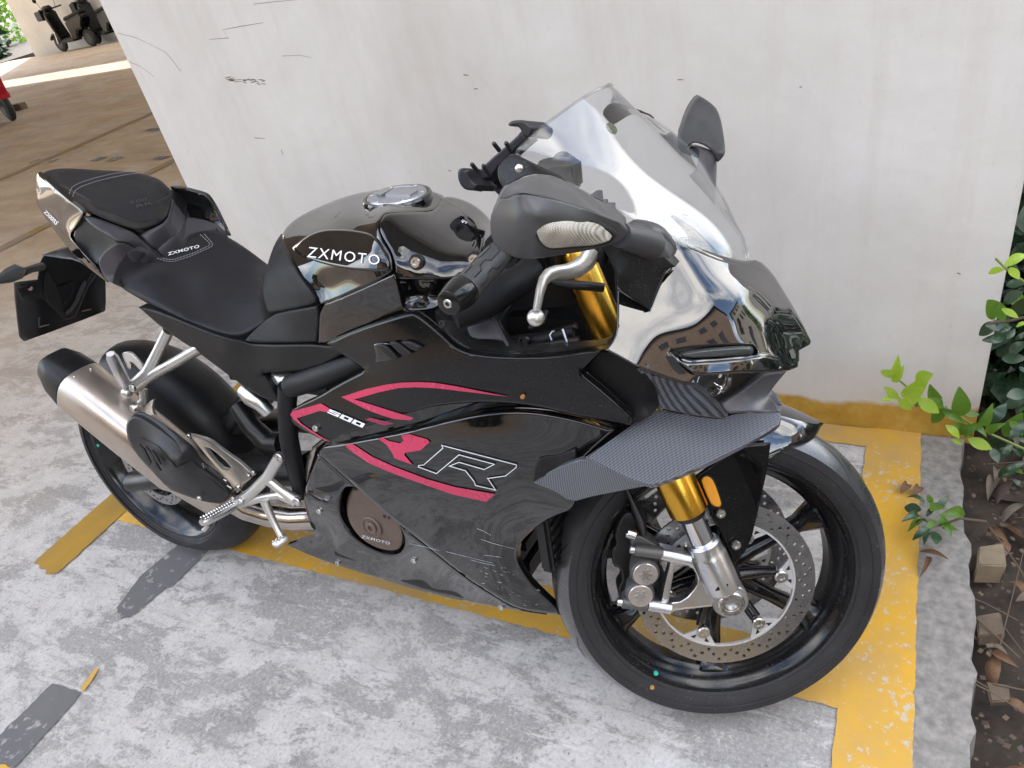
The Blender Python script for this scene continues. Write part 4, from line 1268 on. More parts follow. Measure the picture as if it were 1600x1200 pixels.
def wheel(name, steered, hub, Rt, hw, drop, rim_r, rim_hw, nsp, sph, label=None):
    root = bpy.data.objects.new(name, None); COL.objects.link(root); root.parent = bike
    # tyre: bead, sidewall, shoulder, tread crown
    crown = M_TREAD if steered else M_RUB
    tr_ = [(hw * t, Rt - drop * t * t) for t in np.linspace(-1, 1, 25)]
    side = [(hw * .995, Rt - drop - .006), (hw * 1.0, Rt - drop - .012), (hw * .975, rim_r + .016), (hw * .9, rim_r + .006), (rim_hw + .002, rim_r + .001), (rim_hw - .004, rim_r - .008), (rim_hw - .012, rim_r - .006)]
    prof = tr_ + side + [(-a, b) for a, b in side[::-1]]
    v, f = ring(prof, 128)
    o = mk('tyre', local(v, steered, hub), f, M_RUB, root, 50)
    o.data.materials.append(crown)
    nt = (len(tr_) - 1) * 128
    for i, pl in enumerate(o.data.polygons):
        if i < nt: pl.material_index = 1
    # moulded rib lines on the sidewall
    mb = MB()
    for rr, yy in ((Rt - drop - .0135, hw * 1.0 + .0004), (rim_r + .0062, hw * .9 + .001)):
        for s in (-1, 1):
            mb.add(*ring([(s * yy, rr + .0009), (s * (yy + .0009), rr), (s * yy, rr - .0009), (s * (yy - .002), rr)], 128))
    mk('sidewall_rib', local(mb.v, steered, hub), mb.f, M_RUB, root, 50)
    # rim barrel
    h_ = rim_hw
    prof = [(-h_, rim_r + .003), (-h_ - .003, rim_r - .001), (-h_ - .002, rim_r - .007), (-h_ + .006, rim_r - .012), (-h_ + .009, rim_r - .016), (-h_ * .45, rim_r - .024), (-h_ * .3, rim_r - .031), (h_ * .3, rim_r - .031), (h_ * .45, rim_r - .024), (h_ - .009, rim_r - .016), (h_ - .006, rim_r - .012), (h_ + .002, rim_r - .007), (h_ + .003, rim_r - .001), (h_, rim_r + .003), (h_ - .012, rim_r - .004), (h_ * .4, rim_r - .014), (-h_ * .4, rim_r - .014), (-h_ + .012, rim_r - .004)]
    v, f = ring(prof, 128)
    mk('rim', local(v, steered, hub), f, M_RIM, root, 40)
    mb = MB().lathe([(-.05, .022), (-.05, .034), (-.02, .044), (.02, .044), (.05, .034), (.05, .022)], (0, 0, 0), (0, 1, 0), 36)
    mk('hub', local(mb.v, steered, hub), mb.f, M_RIM, root, 40)
    for k in range(nsp):
        a = sph + 2 * math.pi * k / nsp
        c, s = math.cos(a), math.sin(a)
        V = []; F = []
        secs = ((.036, .019, .020), (.07, .0145, .017), (.12, .0125, .015), (.165, .0145, .016), (rim_r - .034, .026, .021), (rim_r - .026, .040, .026))
        for (r, w, d) in secs:
            for (x, y) in ((-w, -d * .55), (-w * .55, -d), (w * .55, -d), (w, -d * .55), (w, d * .55), (w * .55, d), (-w * .55, d), (-w, d * .55)):
                V.append((r * c - x * s, y, r * s + x * c))
        for i in range(len(secs) - 1):
            for j in range(8): F.append((8 * i + j, 8 * i + (j + 1) % 8, 8 * i + 8 + (j + 1) % 8, 8 * i + 8 + j))
        F += [tuple(range(8))[::-1], tuple(range(8 * len(secs) - 8, 8 * len(secs)))]
        mk('spoke', local(V, steered, hub), F, M_RIM, root, 50)
    return root


HUBR = P([0, 0, RRW]); HUBF = HUB
fw = wheel('front_wheel', True, HUBF, .300, .0608, .0284, .231, .050, 6, math.radians(27))
brake_disc(.1565, .121, 84, -.0675, .0045, True, HUBF, fw, 6, math.radians(6.8))
brake_disc(.1565, .121, 84, .063, .0045, True, HUBF, fw, 6, math.radians(36.8))
for k in range(6):                                # tubular arms from the hub to the disc bobbins
    a = math.radians(6.8) + k * math.pi / 3
    for s, ph in ((-1, 0), (1, math.pi / 6)):
        b = MB().tube([(.034 * math.cos(a + ph), s * .040, .034 * math.sin(a + ph)), (.075 * math.cos(a + ph), s * .044, .072 * math.sin(a + ph)), (.096 * math.cos(a + ph), s * .0515, .096 * math.sin(a + ph))], [.013, .0105, .0105], 12)
        mk('disc_arm', local(b.v, True, HUBF), b.f, M_RIM, fw, 40)
rw = wheel('rear_wheel', False, HUBR, .3056, .0869, .055, .226, .072, 5, math.radians(20))
brake_disc(.112, .082, 48, -.078, .0045, False, HUBR, rw, 0, 0)

# tread sipes, as dark strips let into the front tyre's crown, and moulded letters on its shoulder


def on_tyre(a, y, up=.0004):
    t = y / .0608; r = .300 - .0284 * t * t + up
    return fr((r * math.cos(a), y, r * math.sin(a)))


def sipe(pts, w=.0028):
    pts = [P(p) for p in pts]; d = []
    for i in range(len(pts) - 1):
        for k in range(6): d.append(pts[i] + (pts[i + 1] - pts[i]) * k / 6)
    d.append(pts[-1]); v = []; f = []
    for i, p in enumerate(d):
        g_ = d[min(i + 1, len(d) - 1)] - d[max(i - 1, 0)]; n_ = P([-g_[1] / .3 / 1.0, g_[0] * .3]); n_ = P([-g_[1], g_[0] * .09]); n_ /= math.hypot(n_[0] * .3, n_[1]) + 1e-9
        ww = w * math.sin(math.pi * min(.94, max(.08, i / (len(d) - 1)))) / 2
        q0, q1 = p + n_ * ww, p - n_ * ww
        v += [on_tyre(q0[0], q0[1]), on_tyre(q1[0], q1[1]), on_tyre(q0[0], q0[1], -.002), on_tyre(q1[0], q1[1], -.002)]
    for i in range(len(d) - 1):
        k = 4 * i; f += [(k, k + 1, k + 5, k + 4), (k, k + 4, k + 6, k + 2), (k + 1, k + 3, k + 7, k + 5)]
    return v, f


R_ = math.radians
for base in range(0, 360, 40):
    for s in ([(48, -.008), (40, -.012), (30, -.008)], [(52, -.030), (46, -.038), (40, -.052)], [(26, -.006), (16, -.016), (7, -.020)], [(55, .02), (48, .03), (42, .045)]):
        v, f = sipe([(R_(p[0] + base), p[1]) for p in s])
        mk('tread_groove', v, f, M_DARK, fw, 60)
for body, a0, a1, y0, y1 in (('MIDAS', 33, 23, -.045, -.035), ('S2', 21, 17, -.045, -.035)):
    vv, ff = textmesh(body)
    V3 = P([on_tyre(R_(a0 + (a1 - a0) * p[0]), y0 + (y1 - y0) * p[1], .0007) for p in vv]); b_ = P([on_tyre(R_(a0 + (a1 - a0) * p[0]), y0 + (y1 - y0) * p[1], -.0006) for p in vv])
    V, F = solid(V3, ff, b_ - V3); mk('tyre_lettering', V, F, M_RUB, fw, 60)


def on_side(a, r): return fr((r * math.cos(a), -.0612 - .0004, r * math.sin(a)))


for px_, py_, m_, r_ in ((1025, 1052, M_GREEN, .0042), (1019, 1074, M_ORANGE, .0042)):
    c = un(px_, py_, -.0585, True); ax_ = MS @ P([0, -1., 0])
    MB().lathe([(-.002, r_), (.0012, r_), (.0015, 1e-4)], c, ax_, 14).build('paint_dot', m_, fw)
c = un(155, 695, -.072); MB().lathe([(-.002, .004), (.0012, .004), (.0015, 1e-4)], c + P([0, -.004, 0]), (0, -1, 0), 12).build('paint_dot', M_GREEN, rw)

# ---------------------------------------------------------------- front fork, brakes, mudguard (turn with the handlebars)


def fk(s, p0, p1, rad, n=24):
    return MB().tube([fr((p0[0], s * p0[1], p0[2])), fr((p1[0], s * p1[1], p1[2]))], rad, n)


def fpt(z, lat=.107, dx=0.0): return (-.030 - (z - .07) * .37 + dx, lat, z)


for s in (-1, 1):
    leg = bpy.data.objects.new('fork_leg', None); COL.objects.link(leg); leg.parent = bike
    def lerp(zs, rs, s=s):
        b = MB(); pts = []; rr = []
        for z, r in zip(zs, rs):
            p = fpt(z); pts.append(fr((p[0], s * p[1], p[2]))); rr.append(r)
        return b.tube(pts, rr, 32)
    lerp((.168, .170, .235, .24, .26, .262, .60, .605), (.030, .0325, .0325, .0305, .029, .0272, .0272, .025)).build('outer_tube', M_GOLD, leg, 30)
    lerp((.05, .17), (.0205, .0205)).build('inner_tube', M_CHROME, leg)
    lerp((.158, .169), (.024, .029)).build('dust_seal', M_DARK, leg)
    lerp((.02, .024, .085, .09, .094, .108, .112), (.027, .030, .030, .0285, .0275, .0275, .024)).build('axle_clamp', M_ALU, leg, 30)
    c = fr((-.002, s * .118, -.002)); ax_ = MS @ P([0, s * 1.0, 0])
    MB().lathe([(-.03, .022), (.004, .0225), (.007, .020), (.007, .0145), (.004, .0135), (.004, .011), (-.006, .0095), (-.006, 1e-4)], c, ax_, 30).build('axle_nut', M_STEEL, leg, 35)
    MB().lathe([(-.035, .031), (.000, .031), (.003, .029)], fr((-.002, s * .112, -.002)), ax_, 30).build('axle_boss', M_ALU, leg, 35)

leg = [o for o in bike.children if o.name.startswith('fork_leg')][0]
brk, FB_ = panel('caliper_bracket', tr('I', '425,625,-.1 520,645 640,690 660,700 700,705 880,800 925,850 995,905 1020,975 985,1050 940,1085 880,1085 835,1045 680,1062 525,1080 505,1097 410,1085 330,1060 330,1003 430,1015 455,880 495,735 420,705'),
                 M_ALU, leg, ext=(0, .016, 0), steered=True, step=7, roll=3, depth=.003,
                 holes=[tr('I', '532,752 650,762 692,835 690,900 590,1010 482,1022 505,880')], off=-.006)
panel('clamp_slot', tr('I', '822,940,-.122 835,910 890,885 915,890 908,915 850,935'), M_DARK, leg, ext=(0, .004, 0), steered=True, step=5, roll=0, off=-.016)
mirror(brk)
cal = bpy.data.objects.new('brake_caliper', None); COL.objects.link(cal); cal.parent = bike
panel('caliper_body', tr('I', '150,380,-.07 210,360 250,400 290,530 360,600 420,640 415,720 440,760 480,900 430,1010 330,1060 180,1050 130,1010 110,920 150,860 130,770 80,760 70,640 110,600 90,520'), M_DARK, cal, ext=(0, .03, 0), steered=True, roll=5, depth=.006)
panel('caliper_half', tr('I', '205,560,-.096 260,530 330,560 425,625 422,700 395,730 405,800 385,870 365,900 360,980 330,1020 335,1080 250,1070 160,1045 150,1000 190,970 185,920 215,870 212,790 225,720 270,690 225,660'), M_CAL, cal, ext=(0, .035, 0), steered=True, roll=4, depth=.005)
for (x, y) in ((310, 800), (275, 955)):
    q = tr('I', f'{x},{y},-.1')[0]; c = un(q[0], q[1], -.108, True); ax_ = MS @ P([0, -1., 0])
    b = MB().lathe([(-.01, .0245), (.004, .0245), (.007, .0225)], c, ax_, 32); b.build('piston_housing', M_CAL, cal, 35)
    MB().lathe([(.005, .0205), (.0095, .0205), (.0105, .0195), (.0105, .0075), (.0075, .0068), (.0075, 1e-4)], c, ax_, 30).build('piston_cap', M_CAP, cal, 30)
    st = MB()
    for k in range(6):
        a = k * math.pi / 3; u = MS @ P([math.cos(a), 0, math.sin(a)])
        st.lathe([(.0100, .0028), (.0112, .0028), (.0112, 1e-4)], c + u * .0088, ax_, 8)
    st.lathe([(.0100, .0075), (.0114, .0068), (.0114, 1e-4)], c, ax_, 14).build('cap_recess', M_ALU, cal, 30)
for (x, y, x2, y2) in ((235, 640, 440, 668), (145, 1018, 330, 1040), (425, 668, 640, 715), (330, 1035, 500, 1065)):
    a = tr('I', f'{x},{y} {x2},{y2}'); p0 = un(a[0][0], a[0][1], -.108, True); p1 = un(a[1][0], a[1][1], -.108, True)
    grey = x < 400 and x != 330
    d = (p1 - p0) / np.linalg.norm(p1 - p0)
    MB().tube([p0, p0 + d * .001, p1 - d * .001, p1], [.0085, .0105, .0105, .009], 16).build('mount_lug', M_CAL if grey else M_ALU, cal)
    if grey:
        MB().tube([p0 - d * .008, p0 - d * .007, p0], [.0062, .0075, .0075], 12).build('caliper_bolt', M_STEEL, cal)
a = tr('I', '175,515 240,535'); p0 = un(a[0][0], a[0][1], -.1, True); p1 = un(a[1][0], a[1][1], -.1, True)
MB().tube([p0, p0 * .9 + p1 * .1, p1], [.007, .009, .009], 14).build('banjo_bolt', M_STEEL, cal)
hp = tr('I', '300,540,-.09 285,440,-.085 255,370,-.075 215,280,-.07 165,170,-.06 120,60,-.05')
MB().tube([un(p[0], p[1], p[2], True) for p in hp], [.0065, .0075, .007, .0045, .0045, .0045], 12).build('brake_hose', M_DARK, cal)
mc = bpy.data.objects.new('brake_caliper', None); COL.objects.link(mc); mc.parent = bike
for (lo, hi) in (((-.19, .055, -.02), (-.10, .112, .11)),):
    b = MB().box(lo, hi, .012); mk('caliper_half', [fr(p) for p in b.v], b.f, M_CAL, mc)

# mudguard: a shell over the tyre plus the deep side plates bolted to the fork
guard = bpy.data.objects.new('front_mudguard', None); COL.objects.link(guard); guard.parent = bike
NA, NB = 40, 20; v = []; f = []
for i in range(NA + 1):
    s = i / NA; a = R_(54 + 68 * s)
    wmax = .071 * min(1.0, (math.sin(min(1, s / .20) * math.pi / 2)) ** .7)
    skirt = .020 + .055 * min(1, max(0, (s - .16) / .14)) * (1 - max(0, (s - .8) / .2))
    for j in range(NB + 1):
        t = 2 * j / NB - 1; y = wmax * t
        rr = .3165 - .013 * t * t - (skirt * (abs(t) ** 7)) * (wmax / .071) + .006 * (1 - s)
        v.append((rr * math.cos(a), y * (1 + .0 * abs(t)), rr * math.sin(a)))
for i in range(NA):
    for j in range(NB):
        k = i * (NB + 1) + j; f.append((k, k + 1, k + NB + 2, k + NB + 1))
V3 = P(v); nrm_ = -V3 * P([1, .4, 1]); nrm_ /= np.linalg.norm(nrm_, axis=1)[:, None]
V, F = solid(V3, f, nrm_ * .003)
mk('guard_shell', [fr(p) for p in V], F, M_NOSE, guard, 50)
pl, FP_ = panel('guard_side_plate', tr('F', '640,225,-.089 690,190 760,140 830,95,-.088 950,85,-.086 935,200 905,330 865,505 800,582,-.09 770,500 715,395 650,255'), M_GLOSSD, guard, ext=(0, .006, 0), steered=True, step=8, roll=3, depth=.003)
mirror(pl)
rf = tr('F', '668,245,-.0945 672,228 688,221 705,225 720,243 748,322 748,340 735,345 715,340 702,325')
panel('reflector', rf, M_AMBER, guard, ext=(0, .004, 0), steered=True, step=4, roll=2.5, depth=.002, off=-.003)
big = tr('F', '660,243,-.0935 665,224 687,213 711,218 728,238 757,322 756,345 738,354 712,348 694,330')
panel('reflector_frame', big, M_SATIN, guard, ext=(0, .004, 0), steered=True, step=4, roll=2, depth=.0015)
for (x, y, r) in ((745, 368, .0085), (807, 497, .0085)):
    q = tr('F', f'{x},{y}')[0]; bolt('guard_bolt', un(q[0], q[1], -.092, True), MS @ P([0, -1., 0]), r, .006, M_STEEL, guard)

# ---------------------------------------------------------------- engine, frame and everything dark behind the panels
eng = bpy.data.objects.new('engine', None); COL.objects.link(eng); eng.parent = bike
b = MB().box((.62, -.13, .20), (1.10, .13, .50), .03).box((.80, -.12, .42), (1.12, .12, .74), .03)
for k in range(6): b.box((1.12, -.11, .30 + k * .05), (1.135, .11, .325 + k * .05), .003)
b.build('crankcase', M_DARK, eng)
MB().box((1.19, -.16, .36), (1.215, .16, .66), .006).build('radiator', M_DARK, eng)
for k in range(14):
    MB().box((1.2155, -.15, .375 + k * .02), (1.219, .15, .383 + k * .02)).build('radiator_fin', M_DARK, eng)
b = MB().box((.70, -.10, .62), (1.10, .10, .88), .03).box((.42, -.085, .60), (.72, .085, .80), .03).box((1.10, -.07, .60), (1.30, .12, .80), .03)
b.build('airbox', M_DARK, bike)
MB().tube([un(*tr('J', '150,585')[0][:2], -.235), un(*tr('J', '420,480')[0][:2], -.2), un(*tr('J', '700,300')[0][:2], -.15), un(*tr('J', '800,220')[0][:2], -.12)], [.022, .024, .024, .022], 18).build('air_hose', M_PAD, bike)

frame = bpy.data.objects.new('frame', None); COL.objects.link(frame); frame.parent = bike


def tv(view, s, rad, name, m, parent, n=14, steered=False, flat=1.0):
    return MB().tube([un(p[0], p[1], p[2], steered) for p in tr(view, s)], rad, n, flat).build(name, m, parent)


tv('D', '1185,370,-.165 1300,335,-.168 1440,285,-.165 1560,240,-.15', [.022, .0225, .0225, .024], 'frame_spar', M_PAD, frame)
tv('D', '1170,370,-.16 1165,480,-.16 1175,620,-.16 1200,740,-.16 1235,880,-.15', [.019, .0185, .019, .018, .016], 'frame_downtube', M_PAD, frame)
tv('D', '930,460,-.09 1000,560,-.1 1080,640,-.1 1150,640,-.1', [.018, .022, .026, .026], 'swingarm_pivot', M_DARK, frame)
MB().tube([(.62, -.10, .44), (.35, -.115, .40), (.0, -.125, RRW)], [.035, .03, .026], 14, 1.4).tube([(.62, .10, .44), (.35, .115, .40), (.0, .125, RRW)], [.035, .03, .026], 14, 1.4).build('swingarm', M_DARK, frame)
MB().lathe([(-.145, .016), (-.14, .019), (.14, .019), (.145, .016)], (0, 0, RRW), (0, 1, 0), 18).build('rear_axle', M_STEEL, frame)
MB().tube([(.30, 0, .45), (.62, 0, .70)], .035, 14).build('shock_absorber', M_DARK, frame)
tv('D', '965,385,-.13 1000,420,-.135 1045,455,-.135 1080,490,-.13', [.017, .02, .016, .015], 'hose_joint', M_ALU, frame)
tv('D', '1120,320,-.13 1160,345,-.14 1210,330,-.13', [.016, .018, .016], 'pipe_joint', M_ALUF, frame)

# hugger over the rear tyre
v = []; f = []
for i in range(19):
    a = R_(12 + 86 * i / 18)
    for j in range(9):
        t = 2 * j / 8 - 1; r = .332 - .045 * t * t - .03 * t ** 8
        v.append((r * math.cos(a), .097 * t, RRW + r * math.sin(a)))
for i in range(18):
    for j in range(8):
        k = i * 9 + j; f.append((k, k + 1, k + 10, k + 9))
V3 = P(v); nn = -(V3 - P([0, 0, RRW])); nn /= np.linalg.norm(nn, axis=1)[:, None]
V, F = solid(V3, f, nn * .003); mk('rear_hugger', V, F, M_SATIN, bike, 50)

# ---------------------------------------------------------------- exhaust
ex = bpy.data.objects.new('exhaust', None); COL.objects.link(ex); ex.parent = bike
mA = un(*tr('D', '185,362')[0][:2], -.205); mB = un(*tr('D', '505,620')[0][:2], -.200); mC = un(*tr('D', '820,850')[0][:2], -.185)
d_ = (mB - mA); L_ = np.linalg.norm(d_); d_ /= L_
hexs = []


def can(c, ry, rz, n=28, pw=3.2):
    """rounded hex-like cross-section round the muffler axis"""
    u = P([0, 0, 1.]) - d_ * d_[2]; u /= np.linalg.norm(u); w = np.cross(d_, u); o = []
    for k in range(n):
        a = 2 * math.pi * k / n; ca, sa = math.cos(a), math.sin(a); q = (abs(ca) ** pw + abs(sa) ** pw) ** (-1 / pw)
        o.append(c + q * (rz * ca * u + ry * sa * w))
    return o


def loft(secs, name, m, parent, ang=35):
    n = len(secs[0]); v = [p for s in secs for p in s]; f = []
    for i in range(len(secs) - 1):
        for k in range(n): f.append((i * n + k, i * n + (k + 1) % n, (i + 1) * n + (k + 1) % n, (i + 1) * n + k))
    f += [tuple(range(n))[::-1], tuple(range((len(secs) - 1) * n, len(secs) * n))]
    return mk(name, v, f, m, parent, ang)


loft([can(mA, .052, .055), can(mA + d_ * .004, .0545, .0575), can(mA + d_ * .16, .055, .0585), can(mA + d_ * .30, .053, .057), can(mB + d_ * .12, .046, .050), can(mB + d_ * .23, .034, .036)], 'muffler', M_TI, ex)
loft([can(mA - d_ * .075 + P([0, 0, .012]), .030, .018), can(mA - d_ * .068 + P([0, 0, .01]), .038, .034), can(mA - d_ * .04 + P([0, 0, .004]), .048, .052), can(mA - d_ * .001, .0535, .0565), can(mA + d_ * .004, .0505, .0535)], 'end_cap', M_SATIN, ex)
for x, y in ((170, 328), (118, 415), (247, 292), (150, 478)):
    q = tr('D', f'{x},{y}')[0]; bolt('rivet', un(q[0], q[1], -.252 if y > 300 else -.225), (-.3, -.9, .3), .004, .003, M_STEEL, ex)
_, FHEAT = panel('heat_shield', tr('D', '408,560,-.252 425,520,-.245 462,504,-.235 560,560,-.232 650,625,-.232 715,680,-.23 745,735,-.225 830,800,-.215 898,862,-.205 892,905,-.212 830,932,-.225 700,890,-.238 600,850,-.245 545,780,-.255 480,715,-.258 425,640,-.258'),
      M_SHIELD, ex, ctrl=tr('D', '560,690,-.262 640,735,-.268 760,850,-.236'), ext=(0, .012, .004), step=9, roll=4, depth=.006, ang=50, lam=.02)
decal('shield_rib', tr('D', '450,628 480,612 560,650 645,752 716,718 746,745 872,862 868,888 826,910 706,868 612,832 560,770 492,700'), FHEAT, M_SHIELD, ex, lift=.0022, step=6)
for s in ('470,645,-.27 490,670 520,730 520,740', '500,655,-.272 520,680 552,745 572,770', '530,672,-.272 540,690 560,725 570,740'):
    pts = tr('D', s); panel('shield_slot', stroke_poly(pts, [2, 4, 4, 2]), M_DARK, ex, ext=(0, .003, 0), step=5, roll=0, off=-.006, rnd=0)
tv('D', '1300,985,-.12 1200,990,-.135 1090,975,-.145 980,945,-.155 890,890,-.17 800,830,-.18', [.027, .027, .027, .027, .028, .03], 'exhaust_pipe', M_PIPE, ex, 24)
q = tr('D', '757,893')[0]; bolt('shield_bolt', un(q[0], q[1], -.243), (-.2, -.9, .1), .006, .005, M_STEEL, ex)
for s in ('725,680,-.215 745,700 740,715 770,735 780,755 795,745', '850,795,-.2 880,815 875,830 905,850'):
    tv('D', s, .0022, 'spring', M_STEEL, ex, 8)
panel('muffler_bracket', tr('D', '705,598,-.17 722,600 800,622 850,660 990,762 1003,800 960,830 932,872 900,832 835,758 762,662'), M_ALUF, ex, ext=(0, .007, 0), step=7, roll=2.5, depth=.002,
      holes=[tr('D', '778,655,-.17 812,662 905,745 900,765 852,752')])
for x, y in ((710, 601), (990, 787), (940, 842), (1012, 772)):
    q = tr('D', f'{x},{y}')[0]; bolt('bracket_bolt', un(q[0], q[1], -.174), (0, -1, 0), .0065, .006, M_STEEL, ex)

# ---------------------------------------------------------------- foot rests
hang = bpy.data.objects.new('footrest_hanger', None); COL.objects.link(hang); hang.parent = bike
tv('D', '1133,700,-.178 1075,795,-.186 1000,870,-.195 945,912,-.198', [.0125, .0115, .012, .0145], 'hanger_arm', M_ALUF, hang, 14)
tv('D', '1070,805,-.186 1140,860,-.182 1215,910,-.178', [.0105, .0095, .0125], 'hanger_arm', M_ALUF, hang, 14)
tv('D', '960,915,-.197 1060,890,-.19 1130,880,-.184 1210,915,-.178', [.0105, .009, .009, .01], 'hanger_arm', M_ALUF, hang, 14)
for x, y, l in ((1133, 703, -.188), (1215, 908, -.188), (950, 910, -.21)):
    q = tr('D', f'{x},{y}')[0]; bolt('hanger_bolt', un(q[0], q[1], l), (0, -1, .1), .0095, .006, M_STEEL, hang)


def peg(a, b, name, parent, w, h_, m=M_ALU):
    a = P(a); b = P(b); d = (b - a); L = np.linalg.norm(d); d /= L; up = P([0, 0, 1.]) - d * d[2]; up /= np.linalg.norm(up); sd = np.cross(d, up)
    mb = MB().tube([a, a + d * .006, a + d * L * .9, b], [h_ * .8, h_, h_ * .9, h_ * .6], 12, w / h_, up)
    o = mb.build(name, m, parent)
    kn = MB(); nrow = int(L / .0065)
    for i in range(1, nrow):
        for j in (-1, 0, 1):
            c = a + d * (i + .5 * (j != 0)) * L / nrow * .97 + sd * j * w * .5 + up * (h_ * (.97 if j == 0 else .80))
            kn.add([c + d * .0026, c + sd * .0026, c - d * .0026, c - sd * .0026, c + up * .0022], [(0, 1, 4), (1, 2, 4), (2, 3, 4), (3, 0, 4), (3, 2, 1, 0)])
    kn.build('knurl', m, o); return o


q = tr('D', '925,925 765,1012'); peg(un(q[0][0], q[0][1], -.205), un(q[1][0], q[1][1], -.292), 'rider_footrest', hang, .014, .011)
tv('D', '785,1015,-.28 790,1030,-.282 775,1045,-.284', .0045, 'feeler_bolt', M_ALUF, hang, 10)
tv('D', '1060,910,-.2 1090,980,-.205 1120,1040,-.21 1140,1075,-.215', [.0095, .008, .007, .0075], 'brake_pedal', M_ALUF, hang, 12)
q = tr('D', '1165,1075 1102,1118'); peg(un(q[0][0], q[0][1], -.215), un(q[1][0], q[1][1], -.245), 'pedal_tip', hang, .011, .008)
ph = bpy.data.objects.new('pillion_hanger', None); COL.objects.link(ph); ph.parent = bike
tv('D', '610,110,-.128 560,210,-.14 515,300,-.155 440,375,-.178', [.012, .0115, .0125, .0135], 'hanger_arm', M_ALUF, ph, 14)
tv('D', '760,190,-.135 650,255,-.145 530,320,-.155 450,378,-.178', [.012, .0115, .012, .0125], 'hanger_arm', M_ALUF, ph, 14)
tv('D', '490,385,-.16 495,430,-.165 470,465,-.175', [.0095, .0095, .0125], 'muffler_stay', M_ALUF, ph, 12)
q = tr('D', '463,468')[0]; bolt('stay_bolt', un(q[0], q[1], -.186), (-.2, -1, 0), .0125, .012, M_STEEL, ph)
panel('stay_plate', tr('D', '490,495,-.175 520,440 540,435 530,480 558,530 548,543'), M_ALUF, ph, ext=(0, .006, 0), step=6, roll=2, depth=.0015)
panel('heel_guard', tr('D', '390,220,-.15 400,211 428,213 445,228 500,290 488,310 445,262 430,255 436,285 428,292 418,285'), M_ALUF, ph, ext=(0, .006, 0), step=6, roll=2, depth=.002)
q = tr('D', '412,372 338,218'); peg(un(q[0][0], q[0][1], -.19), un(q[1][0], q[1][1], -.235), 'pillion_footrest', ph, .013, .010)
q = tr('D', '415,400')[0]; MB().sphere(un(q[0], q[1], -.19), .013, 8).build('footrest_knuckle', M_ALUF, ph)
q = tr('D', '447,375')[0]; bolt('hanger_bolt', un(q[0], q[1], -.196), (-.1, -1, .1), .0095, .006, M_STEEL, ph)
# ---------------------------------------------------------------- bodywork, traced panel by panel
TH = (0, .010, 0)
# dark panel under the seat (side cover)
panel('side_cover', tr('D', '470,0,-.140 590,105,-.142 740,205,-.145 880,310,-.15 985,385,-.152 1060,430,-.155 1125,445,-.158 1110,395,-.162 1050,310,-.160 1085,305,-.166 1290,298,-.172 1440,212,-.178 1362,172,-.172 1010,176,-.160 955,158,-.162 900,150,-.165 780,110,-.160 640,50,-.150 540,10,-.142'),
      M_SATIN, bike, ext=(0, .02, 0), roll=5, depth=.006)
seat, FSEAT = panel('rider_seat', tr('A', '598,705,-.128 612,660,-.122 640,625,-.115 695,585,-.10 760,568,-.075 840,572,-.045 905,566,-.02 945,535,.0 990,495,.03 1050,476,.06 1110,474,.085 1190,500,.11 1290,565,.105 1378,632,.10 1366,700,.03 1362,800,-.06 1378,880,-.105 1398,925,-.125 1385,945,-.135 1290,1008,-.16 1215,1018,-.168 1120,992,-.168 960,930,-.160 800,855,-.148 690,802,-.138 630,765,-.132'),
     M_SEAT, bike, ctrl=tr('A', '900,700,-.06 1050,700,-.03 1150,850,-.075 1000,880,-.112 1250,700,.03 1200,960,-.135 800,780,-.118 750,680,-.092'), ext=(0, .05, -.06), step=8, roll=9, depth=.016, rnd=2, ang=60)
pil, FPIL = panel('pillion_seat', tr('A', '215,175,-.052 240,158,-.03 290,145,.0 360,143,.03 450,148,.06 560,155,.085 690,160,.105 765,178,.112 820,195,.108 862,225,.10 882,260,.092 886,320,.06 870,375,.02 850,405,-.005 780,432,-.04 725,446,-.065 690,444,-.078 600,405,-.093 500,362,-.102 420,328,-.107 370,300,-.11 320,260,-.10 270,220,-.085 235,193,-.066'),
     M_SEAT, bike, ctrl=tr('A', '600,280,-.012 700,330,-.018 450,250,-.035 330,200,-.03 750,260,.04'), ext=(0, .03, -.05), step=8, roll=8, depth=.015, rnd=2, ang=60)
# black base under the pillion pad
panel('seat_base', tr('A', '205,170,-.056 235,205,-.072 300,258,-.095 365,312,-.116 430,352,-.120 520,395,-.116 600,428,-.108 690,462,-.09 730,462,-.072 800,445,-.04 868,405,-.005 895,340,.045 895,250,.088 860,300,.05 700,350,-.02 500,320,-.07 300,220,-.07'),
      M_SATIN, bike, ext=(0, .03, -.03), roll=4, depth=.006)
# grey trims round the pads
panel('seat_trim', tr('A', '428,388,-.124 470,392,-.118 560,422,-.108 640,452,-.098 702,482,-.088 742,520,-.082 795,572,-.072 745,580,-.085 702,588,-.10 665,582,-.112 690,552,-.108 655,530,-.122 610,528,-.136 560,490,-.138 480,445,-.134'), M_TRIM, bike, ext=(0, .02, -.03), roll=3.5, depth=.004, lam=.02)
panel('seat_trim', tr('A', '610,532,-.139 655,533,-.128 692,553,-.116 668,588,-.114 635,632,-.122 606,675,-.130 595,720,-.134 588,742,-.145 552,728,-.146 512,645,-.142 520,610,-.138 550,572,-.136'), M_TRIM, bike, ext=(0, .02, -.02), roll=3, depth=.003, lam=.03)
panel('seat_trim', tr('A', '722,490,-.076 800,455,-.052 868,420,-.02 895,330,.04 888,268,.092 915,280,.10 928,330,.088 938,400,.06 952,470,.025 950,525,.0 905,562,-.022 840,568,-.046 798,568,-.066 760,530,-.076'), M_TRIM, bike, ext=(0, .02, -.03), roll=6, depth=.008)
